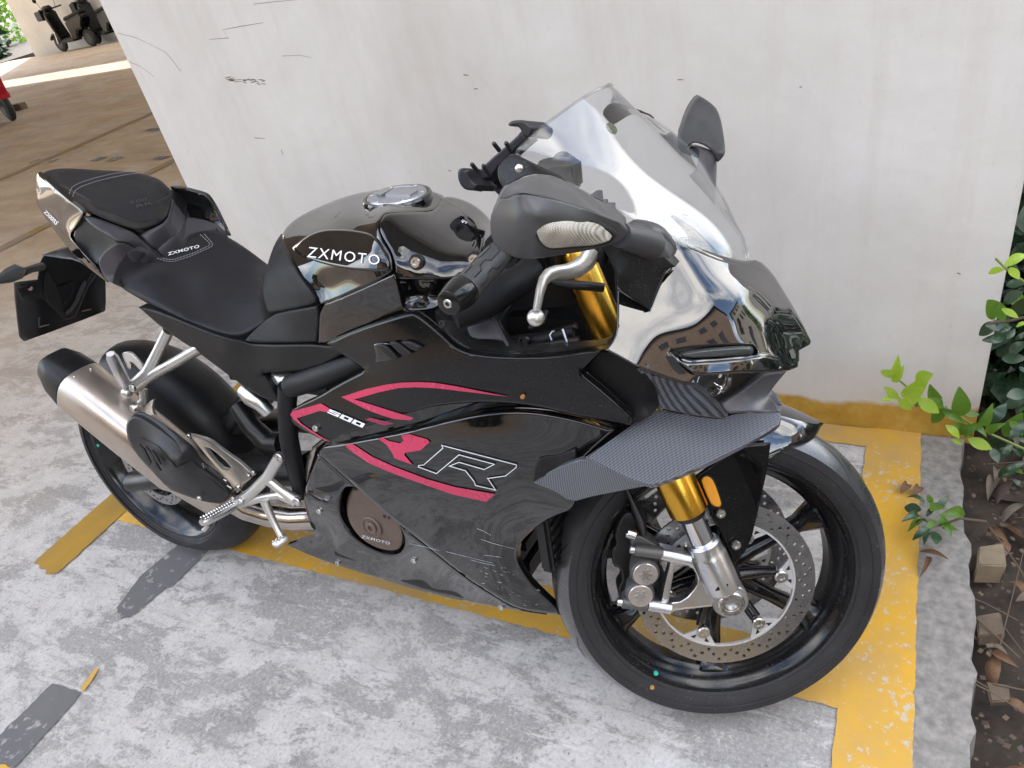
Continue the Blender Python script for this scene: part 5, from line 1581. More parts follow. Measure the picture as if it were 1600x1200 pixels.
panel('seat_trim', tr('A', '936,398,.062 1000,398,.082 1080,415,.10 1150,445,.122 1185,495,.124 1120,470,.09 1050,472,.062 990,490,.032 956,518,.002 950,460,.03'), M_TRIM, bike, ext=(0, .01, -.03), roll=5, depth=.006)
# tail cowls
cowl, FTAIL = panel('tail_cowl', tr('A', '197,166,-.070 190,185,-.07 190,238,-.070 205,262,-.075 192,300,-.072 192,330,-.070 215,370,-.074 250,420,-.080 295,482,-.090 340,542,-.102 392,603,-.115 470,668,-.140 560,738,-.146 545,706,-.141 500,655,-.139 440,592,-.136 400,545,-.134 375,518,-.132 362,490,-.120 400,440,-.125 436,382,-.130 428,360,-.128 370,318,-.122 300,262,-.108 240,205,-.088'),
      M_GLOSS, bike, ctrl=tr('A', '260,330,-.092 330,400,-.108'), ext=(0, .008, 0), roll=4, depth=.004, lam=.03)
panel('tail_cowl_inner', tr('A', '400,440,-.118 440,400,-.118 560,480,-.125 612,535,-.130 530,600,-.128 505,640,-.135 440,590,-.125 385,520,-.122'), M_SATIN, bike, ext=(0, .04, 0), roll=0)
panel('grab_panel', tr('A', '886,238,.096 950,243,.108 1060,272,.124 1086,292,.128 1122,352,.133 1160,430,.133 1192,497,.128 1150,470,.122 1060,420,.112 1000,405,.106 938,398,.098 925,320,.104 915,285,.104'),
      M_GLOSS, bike, ext=(0, .008, 0), roll=3, depth=.004)
tl = panel('tail_light', tr('A', '192,228,-.055 206,258,-.066 198,300,-.07 186,250,-.05'), M_LENSD, bike, ext=(.01, .05, 0), roll=0)
letters('Z500RS', tr('A', '225,372 290,440 308,425 238,358'), FTAIL, M_WHITE, cowl, bold=.03, lift=.003)

# number plate carrier, its bracket and the rear turn signals
plc = bpy.data.objects.new('plate_carrier', None); COL.objects.link(plc); plc.parent = bike
_, FPL = panel('plate_board', tr('A', '76,752,-.1 90,742 535,692,.1 550,700 552,880 538,893 135,1044,-.1 116,1040 104,1020'), M_SATIN, plc, ext=(-.003, .0, .004), roll=2, depth=.001)


def plt(s): return [(p[0], p[1], -.1 + .2 * ((p[0]) / .3 - 76) / 476) for p in tr('A', s)]


_, FPB = panel('plate_bracket', plt('88,772 195,722 205,640 225,600 330,565 430,540 560,515 600,560 520,640 470,720 455,740 385,900 345,915 318,910 225,815 190,800 120,820 98,800'), M_DARK, plc, ext=(-.008, .004, -.012), roll=2.5, depth=.003, off=-.022, rnd=0)
panel('bracket_hollow', plt('292,765 372,738 380,800 335,855'), M_SATIN, plc, ext=(0, .003, 0), roll=1, depth=.001, off=-.026)
panel('bracket_arm', plt('428,735 446,728 448,745 385,880 345,902 342,888 375,868'), M_TRIM, plc, ext=(-.003, .0, -.003), roll=1.5, depth=.0015, off=-.029)
panel('bracket_arm', plt('232,690 250,680 300,760 330,862 340,900 322,902 228,808'), M_PAD, plc, ext=(-.003, .0, -.003), roll=1.5, depth=.0015, off=-.029)
for s in ('200,968 255,955 257,960 207,973', '425,885 475,873 477,880 428,891'):
    decal('plate_slot', tr('A', s), FPL, M_BLOCK, plc, lift=.003)
decal('plate_scuff', tr('A', '198,920 210,918 208,945 206,970 198,968'), FPL, M_TRIM, plc, lift=.003)
q = tr('A', '160,768')[0]; bolt('plate_bolt', FPB.at([q])[0], (.6, -.7, .3), .006, .004, M_BRONZE, plc)
panel('tail_undertray', tr('A', '215,595,-.09 330,560,-.07 520,500,-.02 640,545,-.10 590,740,-.12 500,690,-.11 400,620,-.10 300,610,-.09'), M_SATIN, bike, ext=(0, .08, 0), roll=4, depth=.004)
sg = bpy.data.objects.new('turn_signal', None); COL.objects.link(sg); sg.parent = bike
MB().tube([un(*tr('A', '215,655')[0][:2], -.09), un(*tr('A', '160,668')[0][:2], -.13), un(*tr('A', '120,685')[0][:2], -.155)], [.010, .008, .009], 12).build('signal_stalk', M_SATIN, sg)
MB().tube([un(*tr('A', '125,672')[0][:2], -.152), un(*tr('A', '95,680')[0][:2], -.165), un(*tr('A', '50,700')[0][:2], -.185), un(*tr('A', '0,722')[0][:2], -.215), un(*tr('A', '-60,735')[0][:2], -.24)], [.008, .017, .0165, .010, .004], 14, .8).build('signal_lens', M_LENSD, sg)
panel('tail_edge_bracket', tr('A', '410,455,-.03 440,470,-.02 450,540,-.02 415,530,-.03'), M_SATIN, bike, ext=(0, .03, 0), roll=0)

# ---- fuel tank
tank = bpy.data.objects.new('fuel_tank', None); COL.objects.link(tank); tank.parent = bike
body, FT = panel('tank_shell', tr('B', '205,345,-.015 250,290,.02 320,245,.05 420,200,.065 520,160,.07 620,135,.075 720,118,.078 860,112,.08 960,118,.08 1040,150,.06 1010,230,-.03 900,240,-.075 760,240,-.118 728,250,-.128 700,310,-.150 720,370,-.162 768,450,-.178 784,520,-.186 778,556,-.190 640,625,-.182 500,685,-.172 405,722,-.163 385,690,-.160 300,600,-.145 240,500,-.118 210,430,-.08 200,385,-.045'),
     M_GLOSS, tank, ctrl=tr('B', '450,350,-.098 600,350,-.125 500,250,-.035 650,230,-.065 350,350,-.07 640,470,-.178 500,480,-.158 350,440,-.118 640,545,-.183 450,530,-.155 560,560,-.168 420,640,-.150 320,520,-.134 600,610,-.176 280,430,-.092 800,170,0.0'),
     ext=(0, .03, -.05), step=7, roll=5, depth=.006, rnd=2, ang=60, lam=.006)
panel('tank_pad', tr('B', '198,350,-.012 165,400,-.045 135,480,-.075 112,570,-.10 100,640,-.112 112,705,-.125 132,765,-.135 240,748,-.150 372,718,-.163 384,690,-.162 355,650,-.160 300,570,-.145 258,500,-.128 225,430,-.09 205,380,-.045 212,358,-.025'), M_PAD, tank,
      ctrl=tr('B', '200,560,-.128 250,660,-.148'), ext=(.01, .03, -.03), step=8, roll=5, depth=.006, off=-.002)
# swage line under the bulge: a thin lip
sw, FSW = panel('tank_bulge', tr('B', '255,425,-.085 310,375,-.088 400,330,-.092 520,325,-.112 640,340,-.140 690,365,-.158 730,420,-.170 762,490,-.182 770,530,-.187 740,550,-.188 640,545,-.183 540,535,-.172 430,512,-.154 330,480,-.130 280,455,-.108'), M_GLOSS, tank,
      ctrl=tr('B', '450,420,-.128 600,440,-.158 680,470,-.178'), ext=(0, .02, -.01), step=7, roll=5, depth=.008, off=-.009, rnd=2, ang=60)
letters('ZXMOTO', tr('B', '330,472 708,514 712,462 342,418'), FSW, M_WHITE, sw, bold=.0, lift=.0022, space=1.18)
cover, FC = panel('tank_cover', tr('B', '728,252,-.128 770,242,-.120 900,238,-.078 1005,232,-.035 1040,155,.055 1110,160,.075 1200,195,.075 1278,262,.06 1290,300,.03 1265,330,-.04 1255,400,-.10 1240,455,-.14 1215,520,-.165 1130,590,-.178 960,592,-.186 800,592,-.192 790,540,-.190 788,500,-.187 770,445,-.178 722,365,-.163 703,310,-.152'),
     M_GLOSS, tank, ctrl=tr('B', '820,455,-.173 1000,460,-.163 1150,450,-.150 800,330,-.145 1000,330,-.108 1150,330,-.068 820,560,-.190 1000,560,-.184 830,510,-.184 1000,510,-.175 1130,250,-.02'), ext=(0, .03, -.05), step=7, roll=5, depth=.006, rnd=2, ang=60, lam=.006)
panel('cover_ridge', tr('B', '1040,160,.052 1075,172,.05 1160,240,.0 1222,310,-.045 1210,345,-.055 1195,360,-.06 1130,325,-.055 1060,285,-.045 1000,255,-.035 1015,225,-.02'), M_GLOSS, tank, ext=(0, .01, -.02), step=7, roll=4, depth=.004, off=-.004)
wl_ = tr('B', '1018,292 1100,250 1168,292 1085,336')
FW_ = Field(tr('B', '1040,160,.052 1222,310,-.045 1195,360,-.06 1060,285,-.045 1000,255,-.035'), off=-.004)
lab = decal('warning_label', wl_, FW_, M_WHITE, tank, lift=.004)
decal('label_field', tr('B', '1023,292 1100,254 1162,291 1085,331'), FW_, M_DARK, lab, lift=.0055)
decal('label_print', tr('B', '1090,262 1125,275 1150,290 1130,300 1085,275'), FW_, M_WHITE, lab, lift=.007)
for k in range(4):
    o = 11 * k
    decal('label_print', tr('B', f'{1038 + o * 1.1},{290 + o * .8} {1062 + o},{279 + o * .9} {1066 + o},{282 + o * .9} {1042 + o * 1.1},{293 + o * .8}'), FW_, M_WHITE, lab, lift=.007)
cap_c = un(*tr('B', '805,166')[0][:2], 0.0); cap_n = P([.05, -.06, 1.0]); cap_n /= np.linalg.norm(cap_n)
fc = bpy.data.objects.new('fuel_cap', None); COL.objects.link(fc); fc.parent = tank
MB().lathe([(-.02, .060), (.003, .060), (.006, .058), (.006, .0535), (.002, .052), (.002, 1e-4)], cap_c, cap_n, 48).build('cap_ring', M_GLOSS, tank, 30)
mb = MB().lathe([(-.004, .052), (.006, .052), (.0085, .050), (.0085, .040), (.0075, .039), (.0075, 1e-4)], cap_c, cap_n, 48); mb.build('cap_lid', M_FCAP, tank, 25)
cu_ = np.cross(cap_n, P([0, 1., 0])); cu_ /= np.linalg.norm(cu_); cw_ = np.cross(cap_n, cu_)


def cap_pt(x, y, z=.009): return cap_c + cu_ * x + cw_ * y + cap_n * z


for s in ([(-.036, -.012), (.016, -.012), (.016, .012), (-.036, .012)], [(.02, -.02), (.034, -.012), (.034, .012), (.02, .02)]):
    n = len(s); V = [cap_pt(x, y, .0115) for x, y in s] + [cap_pt(x, y, .006) for x, y in s]
    mk('cap_flap', V, [tuple(range(n)), tuple(range(n, 2 * n))[::-1]] + [(i, (i + 1) % n, n + (i + 1) % n, n + i) for i in range(n)], M_FCAP, tank, 20)
for k in range(6):
    a = k * math.pi / 3 + .3; bolt('cap_screw', cap_pt(.0455 * math.cos(a), .0455 * math.sin(a), .0072), cap_n, .0032, .002, M_STEEL, tank)
bpy.data.objects.remove(fc)
for x, y in ((905, 500), (1207, 486)):
    q = tr('B', f'{x},{y}')[0]; c = FC.at([q], .001)[0]; bolt('cover_bolt', c, (.1, -1, .25), .0085, .006, M_STEEL, tank)
    MB().lathe([(-.004, .0125), (.0015, .0125), (.003, .0115), (.003, .009)], c, (.1, -1, .25), 24).build('bolt_washer', M_DARK, tank)
panel('knee_panel', tr('B', '140,775,-.142 240,752,-.155 385,726,-.166 398,770,-.166 385,915,-.166 250,920,-.164 60,918,-.16 10,905,-.158 30,880,-.155'), M_PAD, bike, ext=(0, .02, 0), step=8, roll=4, depth=.005, off=-.002)
mid, FMID = panel('frame_cover', tr('B', '398,726,-.172 500,688,-.181 640,628,-.191 784,560,-.198 800,596,-.198 815,660,-.196 838,742,-.193 868,758,-.196 640,832,-.186 560,862,-.182 430,920,-.174 390,918,-.168'), M_GLOSS, bike,
      ctrl=tr('B', '560,740,-.182 700,690,-.190'), ext=(0, .02, 0), step=7, roll=4, depth=.004, off=.002)
panel('frame_cover', tr('B', '800,596,-.190 960,596,-.184 1130,592,-.176 1080,640,-.165 1040,700,-.17 1010,742,-.178 940,752,-.184 868,756,-.190 838,738,-.186 815,660,-.184'), M_GLOSS, bike, ctrl=tr('B', '930,660,-.165'), ext=(0, .02, 0), step=7, roll=4, depth=.004)

# ---- side fairings
up, FU = panel('upper_fairing', [*tr('B', '432,922,-.196 560,864,-.208 640,834,-.216 868,760,-.224 905,770,-.226 960,810,-.230 1040,880,-.236 1110,948,-.240 1220,980,-.243 1400,992,-.244 1600,990,-.242'),
                                 *tr('P', '900,551,-.240 945,545,-.238'), *tr('G', '300,290,-.232 235,355,-.238 340,440,-.238 470,555,-.236 510,600,-.236 500,640,-.236'),
                                 *tr('E', '1371,255,-.236 1180,210,-.238 1000,195,-.240 850,200,-.240 700,218,-.238 560,268,-.232 430,305,-.226 300,352,-.216 260,372,-.213 200,345,-.208 140,312,-.204 102,285,-.200 96,245,-.200 108,222,-.202 230,165,-.206 300,120,-.207 432,52,-.208')], M_GLOSSD, bike,
     ctrl=[*tr('E', '400,220,-.222 600,170,-.234 850,130,-.243 1100,150,-.246 250,260,-.213'), *tr('B', '700,950,-.224 900,1050,-.238 1200,1150,-.248 700,1150,-.226')], step=8, roll=5, depth=.006, rnd=2, ang=60, mir=True, lam=.02)
low, FL = panel('lower_fairing', [*tr('E', '300,385,-.200 480,352,-.210 620,322,-.217 850,262,-.224 1000,236,-.226 1170,230,-.226 1371,268,-.226'), *tr('P', '960,672,-.222 905,720,-.226'),
                                  *tr('E', '1371,540,-.226 1371,668,-.222 1300,695,-.214 1240,722,-.206 1180,765,-.196 1135,805,-.188 1115,840,-.182 1108,880,-.176 1120,925,-.168 1160,990,-.158 1230,1060,-.148 1290,1115,-.138 1296,1145,-.132 1240,1140,-.136 1100,1116,-.152 985,1045,-.170 870,970,-.183 700,832,-.200 520,692,-.206 330,522,-.200 215,420,-.192 240,392,-.194')],
     M_GLOSS, bike, ctrl=tr('E', '450,500,-.214 700,600,-.226 900,500,-.236 900,350,-.234 1100,450,-.238 1000,700,-.222 1000,900,-.196 850,780,-.210 600,430,-.224 1150,650,-.218 1060,1010,-.172'), step=7, roll=6, depth=.008, rnd=2, ang=60, lam=.015)
cov_hole = tr('E', '350,570,-.2 325,590 311,640 318,700 350,770 420,830 500,868 560,878 597,862 613,820 600,770 560,710 500,650 430,600 385,572')
bel, FBL = panel('belly_fairing', tr('E', '218,425,-.186 330,526,-.197 520,697,-.203 700,837,-.197 870,976,-.180 985,1050,-.166 1100,1120,-.149 1240,1144,-.133 1150,1132,-.132 1000,1106,-.126 860,1080,-.122 720,1050,-.119 570,1006,-.116 420,960,-.113 330,930,-.110 250,905,-.106 160,868,-.100 80,832,-.094 130,815,-.108 205,792,-.124 185,740,-.142 168,690,-.155 152,602,-.172 185,510,-.18'),
     M_GLOSS, bike, ctrl=tr('E', '250,700,-.170 300,850,-.135 450,900,-.142 700,960,-.140 850,1020,-.142 700,900,-.172'), holes=[cov_hole], step=7, roll=5, depth=.006, rnd=1, ang=60)
panel('belly_edge', tr('E', '450,938,-.120 600,965,-.126 760,985,-.134 860,998,-.140 960,1040,-.140 1090,1098,-.136 1000,1098,-.130 820,1060,-.124 640,1015,-.12'), M_SATIN, bike, ext=(0, .006, 0), step=8, roll=3, depth=.003, off=-.004)
panel('fairing_channel', [*tr('E', '295,350,-.195 560,262,-.205 700,212,-.21 850,192,-.212 1180,200,-.21'), *tr('P', '910,645,-.205 990,660,-.2 955,690,-.2 905,725,-.2'), *tr('E', '1180,300,-.205 1000,300,-.20 700,380,-.20 400,420,-.19 250,400,-.185')], M_GLOSS, bike, ext=(0, .01, 0), step=12, roll=0)
for o in (low, bel): mirror(o)
panel('fairing_scoop', [*tr('E', '1300,430,-.231 1371,400,-.231 1371,470,-.238 1180,548,-.243 1190,480,-.240 1210,440,-.236')], M_SATIN, bike, ext=(0, .01, 0), step=8, roll=2, depth=.003)
for o in (): pass
panel('fairing_recess', tr('G', '365,225,-.205 560,335,-.200 640,440,-.195 660,545,-.19 600,600,-.205 500,640,-.215 470,590,-.212 330,440,-.214 220,360,-.214 290,280,-.21'), M_SATIN, bike, ext=(0, .01, 0), step=10, roll=0)
# vent slots of the upper fairing
vent = panel('fairing_vent', tr('B', '672,928,-.222 690,915,-.223 880,908,-.229 940,940,-.233 850,985,-.231 770,1015,-.228 690,1020,-.225 685,970,-.224'), M_GLOSS, bike, ext=(0, .006, 0), step=6, roll=7, depth=.007, off=-.001)[0]
for s in ('690,930,-.232 735,925,-.234 810,1000,-.236 770,1010,-.236', '760,920,-.236 800,915,-.238 880,975,-.240 830,990,-.238', '820,915,-.238 870,912,-.24 930,942,-.242 890,965,-.242'):
    panel('vent_slot', tr('B', s), M_DARK, vent, ext=(0, .003, 0), step=5, roll=2, depth=.002)
# decals
dl = [('crimson_stripe', '295,128 420,88 520,66 600,56 680,54 760,58 860,74 980,98 1125,127 900,100 760,84 660,80 580,84 480,105 360,140 655,232 640,243 560,238 500,220 420,190', M_PINK, FU, up),
      ('crimson_stripe', '42,215 55,198 195,160 242,188 226,203 190,197 75,233 100,262 150,295 220,340 252,353 225,346 190,331 120,286 60,241', M_PINK, FU, up),
      ('crimson_stripe', '412,240 440,230 558,260 510,270', M_PINKD, FU, up),
      ('crimson_letter', '478,334 500,328 532,346 588,358 606,346 592,318 632,312 722,338 735,352 690,392 612,405 608,415 650,465 560,432 545,400 520,365', M_PINK, FL, low),
      ('crimson_stripe', '310,366 350,360 450,425 560,475 720,535 860,575 1060,610 1015,648 850,612 700,560 560,510 430,455 345,397', M_PINK, FL, low)]
for nm, s, m_, F_, pa in dl:
    decal(nm, tr('R', s), F_, m_, pa, lift=.003)
q4 = [P(p[:2]) for p in tr('R', '225,205 400,281 415,261 241,188')]


def cell(pts, x0, w):
    return [(1 - (x0 + a * w)) * (1 - b) * q4[0] + (x0 + a * w) * (1 - b) * q4[1] + (x0 + a * w) * b * q4[2] + (1 - (x0 + a * w)) * b * q4[3] for a, b in pts]


for i, d in enumerate('500'):
    x0 = i * .345; w_ = .31
    if d == '5':
        decal('numeral', cell([(0, 0), (1, 0), (1, .62), (.3, .62), (.3, .76), (1, .76), (1, 1), (0, 1), (0, .40), (.7, .40), (.7, .24), (0, .24)], x0, w_), FU, M_WHITE, up, lift=.0045, step=2)
    else:
        decal('numeral', cell([(0, 0), (1, 0), (1, 1), (0, 1)], x0, w_), FU, M_WHITE, up, lift=.0045, step=2, holes=[cell([(.3, .27), (.7, .27), (.7, .73), (.3, .73)], x0, w_)])


def outline(view, s, w, F_, m, parent, lift=.0035):
    p = tr(view, s); p.append(p[0])
    mb = MB()
    for i in range(len(p) - 1):
        a, b_ = P(p[i][:2]), P(p[i + 1][:2]); L = np.linalg.norm(b_ - a); d = (b_ - a) / L; n_ = P([-d[1], d[0]]) * w / 2; a = a - d * w / 2; b_ = b_ + d * w / 2
        k = max(1, int(L / 5)); q = []
        for j in range(k + 1): c_ = a + (b_ - a) * j / k; q += [c_ + n_, c_ - n_]
        t = F_.at(q, lift + .00006 * i); bk = F_.at(q, lift - .0008); m2 = len(q)
        f_ = [(0, 1, m2 + 1, m2), (m2 - 2, m2 - 1, 2 * m2 - 1, 2 * m2 - 2)]
        for j in range(k): e = 2 * j; f_ += [(e, e + 2, e + 3, e + 1), (m2 + e, m2 + e + 2, m2 + e + 3, m2 + e + 1), (e, e + 2, m2 + e + 2, m2 + e), (e + 1, e + 3, m2 + e + 3, m2 + e + 1)]
        mb.add(list(t) + list(bk), f_)
    return mb.build('silver_letter_outline', m, parent)


outline('R', '795,368 1165,465 1163,478 1110,520 1022,532 1062,590 962,567 955,548 912,494 832,471 880,452 1005,488 1055,462 880,415 768,508 678,475 680,468 705,465 800,382', 1.4, FL, M_OUTL, low)
for x, y, F_ in ((213, 310, FU), (228, 680, FBL), (650, 900, FBL), (310, 912, FBL), (1040, 1108, FBL), (1137, 168, FU)):
    q = tr('E', f'{x},{y}')[0]; bolt('fairing_bolt', F_.at([q], .002)[0], (0, -1, .1), .0065 if x != 1137 else .003, .005, M_STEEL if x != 1137 else M_ORANGE, bike)
# pale scrape marks on the lower fairing
mb = MB(); rnd_ = random.Random(5)
lines_ = ['E 930,760 960,772 992,790', 'E 948,808 1000,826 1095,850', 'E 790,862 880,885 990,912', 'E 630,828 700,842 760,858', 'E 900,900 960,915 1010,925', 'E 960,878 1040,888']
for k in range(42):
    x, y = rnd_.uniform(940, 1210), rnd_.uniform(900, 1110)
    if y > 560 + .47 * x + 10 or x > 1120 + .75 * (y - 925): continue
    lines_.append('E %f,%f %f,%f' % (x, y, x + rnd_.uniform(4, 18), y + rnd_.uniform(0, 7)))
for ln in lines_:
    vw, st = ln.split(' ', 1); p = resample(tr(vw, st), 2.0, False); V3 = FL.at(p, .0022)
    mb.tube(list(V3), [.00028 * rnd_.uniform(.3, 1.3) for _ in V3], 5)
mb.build('scrape_marks', M_FCAP, low)
# clutch cover seen in the cut-out
cc = bpy.data.objects.new('clutch_cover', None); COL.objects.link(cc); cc.parent = bike
q = tr('E', '470,750')[0]; c = un(q[0], q[1], -.165)
_, FCC = panel('cover_disc', tr('E', '370,580,-.172 345,640 352,720 400,795 470,842 545,860 590,848 603,800 590,740 550,680 500,630 440,590'), M_BRONZE, cc, ext=(0, .03, 0), step=7, roll=6, depth=.008, rnd=2, off=-.002)
q = tr('E', '462,752')[0]; c = FCC.at([q], .0)[0]
MB().lathe([(-.002, .0235), (.003, .0235), (.004, .0225), (.004, .0195), (.0025, .019), (.0025, 1e-4)], c, (0, -1, .08), 36).build('cover_ring', M_BRONZE, cc, 25)
MB().lathe([(.001, .0125), (.0055, .0125), (.0065, .0115), (.0065, .0055), (.003, .005), (.003, 1e-4)], c, (0, -1, .08), 24).build('oil_plug', M_BRONZE, cc, 25)
q = tr('E', '528,697')[0]; bolt('cover_bolt', FCC.at([q], .001)[0], (0, -1, .08), .009, .007, M_BRONZE, cc)
letters('ZXMOTO', tr('E', '412,800 540,832 541,820 416,788'), FCC, M_OUTL, cc, bold=.01, lift=.003, space=1.15)
panel('engine_casing', tr('E', '160,560,-.15 165,470 185,405 215,400 185,500 165,580'), M_TI, eng, ext=(0, .03, 0), roll=3, depth=.004)

# ---- nose
hole = tr('G', '722,238,-.2 860,215 1160,205 1190,228 1196,252 1172,272 960,285 790,292 745,262')
NA0 = un(*tr('C', '1150,950')[0][:2], -.14)
NN0 = AB.T @ P([.5, -.5, .71]); NN0 /= np.linalg.norm(NN0)


def facet(view, s_, dl=0.0):
    """traced points laid on the flat cheek of the nose; dl moves them towards the middle"""
    o = []
    for q in tr(view, s_):
        X = at(q[0], q[1], (NN0 @ (NA0 - CB)) / (NN0 @ (AB.T @ ray(q[0], q[1]))))
        o.append((q[0], q[1], X[1] + dl))
    return o


SIL = [*facet('C', '1340,772', .078), *facet('C', '1400,830 1440,895 1480,960 1530,1050', .100), *facet('C', '1558,1108', .112)]
nose, FN = panel('nose_cowl', [*facet('C', '757,880 800,905 890,970 945,830 990,790 960,700 930,650 1040,700'), *facet('C', '1160,752', .014), *facet('C', '1240,772', .036), *facet('C', '1290,781', .056), *SIL, *facet('C', '1560,1116 1530,1132', .100),
                               *facet('G', '1415,240', .075), *facet('G', '1416,300', .070), *facet('G', '1412,322', .068), *facet('G', '1350,344', .040), *facet('G', '1200,352', .024), *facet('G', '1000,362 880,375 850,390 825,424', .018), *facet('G', '700,385', .012), *facet('G', '545,330 430,265 365,232'), *facet('C', '745,1090 757,1030')], M_NOSE, bike,
     ctrl=[*facet('C', '1000,900 1100,800 1200,950 1100,1040 900,1060', 0), *facet('C', '1300,1050', .014), *facet('C', '1300,900', .014), *facet('C', '1400,1000', .036), *facet('C', '1250,830', .020), *facet('C', '1450,1060', .055)], holes=[hole], step=6, roll=4, depth=.004, rnd=1, ang=60, mir=.012, lam=.02)
for o in bike.children:                       # far cheek of the nose: a little narrower than the near one
    if o.name.startswith('nose_cowl') and o is not nose:
        for q in o.data.vertices: q.co.y *= .68
        o.data.update()
panel('intake_liner', tr('G', '700,225,-.185 1200,190,-.115 1215,262,-.11 1150,290,-.125 780,305,-.185'), M_DARK, bike, ext=(0, .01, 0), roll=0)
panel('marker_lamp', tr('G', '765,252,-.190 960,228,-.17 1150,218,-.143 1172,240,-.138 1165,262,-.138 960,272,-.17 810,278,-.188'), M_LENSD, bike, ext=(0, .006, 0), step=6, roll=3, depth=.003)
panel('nose_lip', tr('G', '722,262,-.205 790,300,-.200 960,292,-.178 1185,272,-.145 1225,258,-.130 1300,278,-.105 1405,308,-.06 1412,326,-.062 1350,350,-.095 1100,358,-.168 880,372,-.196 840,362,-.202'), M_NOSE, bike, ext=(0, .008, 0), step=6, roll=5, depth=.006, off=-.006)
# screen-side brackets and the mirror foot
panel('mirror_foot', tr('C', '690,700,-.205 745,690,-.2 800,680,-.19 870,690,-.18 930,720,-.17 985,775,-.162 1000,792,-.158 960,800,-.168 942,835,-.172 890,972,-.19 830,930,-.200 762,885,-.21 755,840,-.212 740,790,-.21'), M_DUSTY, bike, ext=(0, .02, 0), step=8, roll=3, depth=.003, off=-.004)
panel('mirror_mount', tr('C', '770,640,-.20 800,622,-.19 860,630,-.185 915,650,-.175 960,700,-.165 982,745,-.162 975,768,-.165 880,760,-.19 858,745,-.2 835,690,-.205'), M_MIRROR, bike, ctrl=tr('C', '890,690,-.198'), ext=(0, .03, 0), step=7, roll=6, depth=.008)
panel('mount_recess', tr('C', '840,690,-.2 870,690,-.195 905,745,-.19 880,755,-.196 858,742,-.2'), M_DARK, bike, ext=(0, .004, 0), step=6, roll=1, depth=.001, off=-.006)
# dark plate behind the winglet, winglet, chin, headlamp
panel('winglet_root', tr('G', '540,332,-.200 700,390,-.188 830,428,-.172 858,425,-.165 940,500,-.145 1028,600,-.125 1000,606,-.130 880,592,-.152 760,572,-.17 640,542,-.188 600,440,-.196'), M_CARBON, bike, ext=(0, .01, 0), step=8, roll=2, depth=.003, mir=True, lam=1.0)
wg, FWG = panel('winglet', tr('G', '640,546,-.190 760,576,-.172 880,598,-.156 1000,610,-.134 1040,590,-.122 1100,576,-.116 1318,573,-.118 1322,600,-.124 1312,640,-.138 1250,680,-.160 1100,760,-.205 900,860,-.246 740,930,-.265 640,965,-.272 600,966,-.273 470,920,-.268 340,850,-.262 262,815,-.252 400,720,-.232 520,635,-.210'), M_CARBON, bike,
     ext=(0, .002, -.006), step=8, roll=2, depth=.002, rnd=1, lam=1.5)
wl2, _ = panel('winglet_arm', tr('G', '258,818,-.253 340,854,-.263 470,924,-.269 600,970,-.274 450,998,-.262 300,1028,-.252 180,1060,-.244 100,1000,-.243 -20,955,-.240 20,915,-.240 140,860,-.245'), M_CARBON, bike, ext=(0, .008, 0), step=8, roll=2, depth=.002)
mirror(wg); mirror(wl2)
panel('chin', tr('G', '985,522,-.118 1080,470,-.10 1180,400,-.08 1230,362,-.06 1358,345,-.03 1300,410,-.035 1252,478,-.05 1295,515,-.06 1318,570,-.085 1180,572,-.10 1080,574,-.115 1035,580,-.122 1010,555,-.122'), M_CHIN, bike, ext=(0, .02, 0), step=7, roll=4, depth=.005, mir=.05)
panel('headlamp_housing', tr('G', '845,380,-.150 1000,355,-.115 1230,345,-.055 1190,400,-.06 1080,475,-.085 975,525,-.11 930,490,-.125 858,430,-.148'), M_DARK, bike, ext=(0, .01, 0), step=8, roll=0, off=.03)
hl, FH = panel('headlamp_lens', tr('G', '850,382,-.150 1000,358,-.116 1215,348,-.06 1180,398,-.07 1080,470,-.092 978,520,-.115 935,488,-.13 860,430,-.15'), M_LAMP, bike, ext=(0, .003, 0), step=8, roll=2, depth=.002)
q = tr('G', '935,400')[0]; c = un(q[0], q[1], -.105)
MB().lathe([(-.02, .014), (.0, .022), (.006, .022), (.004, .019), (-.008, .010), (-.008, 1e-4)], c, (.6, -.75, .1), 24).build('headlamp_reflector', M_CHROME, bike)
tv('G', '1045,372,-.10 1040,420,-.095 1000,460,-.10', .004, 'headlamp_trim', M_CHROME, bike, 10)
panel('inner_trim', tr('J', '0,562,-.222 40,600,-.218 120,640,-.208 205,650,-.2 440,590,-.18 470,605,-.175 540,740,-.18 618,865,-.2 700,880,-.2 900,880,-.2 1150,855,-.195 1300,845,-.19 1400,830,-.188 1475,790,-.185 1500,720,-.19 1515,700,-.205 1515,800,-.21 1490,860,-.214 1430,890,-.218 1250,908,-.226 1100,918,-.230 700,948,-.236 500,945,-.236 380,925,-.234 250,875,-.23 130,790,-.226 40,690,-.22 0,640,-.214'),
      M_DUSTY, bike, ext=(0, .015, 0), step=7, roll=3, depth=.003)
panel('trim_facet', tr('J', '205,715,-.204 430,645,-.192 478,625,-.19 600,862,-.208 560,805,-.206 290,798,-.212'), M_TRIM, bike, ext=(0, .006, 0), step=7, roll=2, depth=.002)
panel('void_backing', tr('J', '-150,560,-.06 200,400,-.03 700,150,.01 1100,60,.03 1480,120,.04 1530,700,.04 1480,860,.02 900,920,-.02 400,940,-.06 100,760,-.08'), M_DARK, bike, ext=(0, .01, 0), step=16, roll=0)  # black sheet standing for the shaded void behind the cockpit opening
q = tr('J', '65,672')[0]; bolt('trim_bolt', un(q[0], q[1], -.226), (0, -1, .3), .006, .003, M_DARK, bike)
tv('J', '955,300,-.16 1040,325,-.165 1150,345,-.165 1300,360,-.15 1400,370,-.14', .0065, 'cable', M_DARK, bike, 10)
tv('J', '985,850,-.17 955,765,-.165 975,740,-.16 1000,735,-.155', .0018, 'wire_clip', M_ALU, bike, 8)
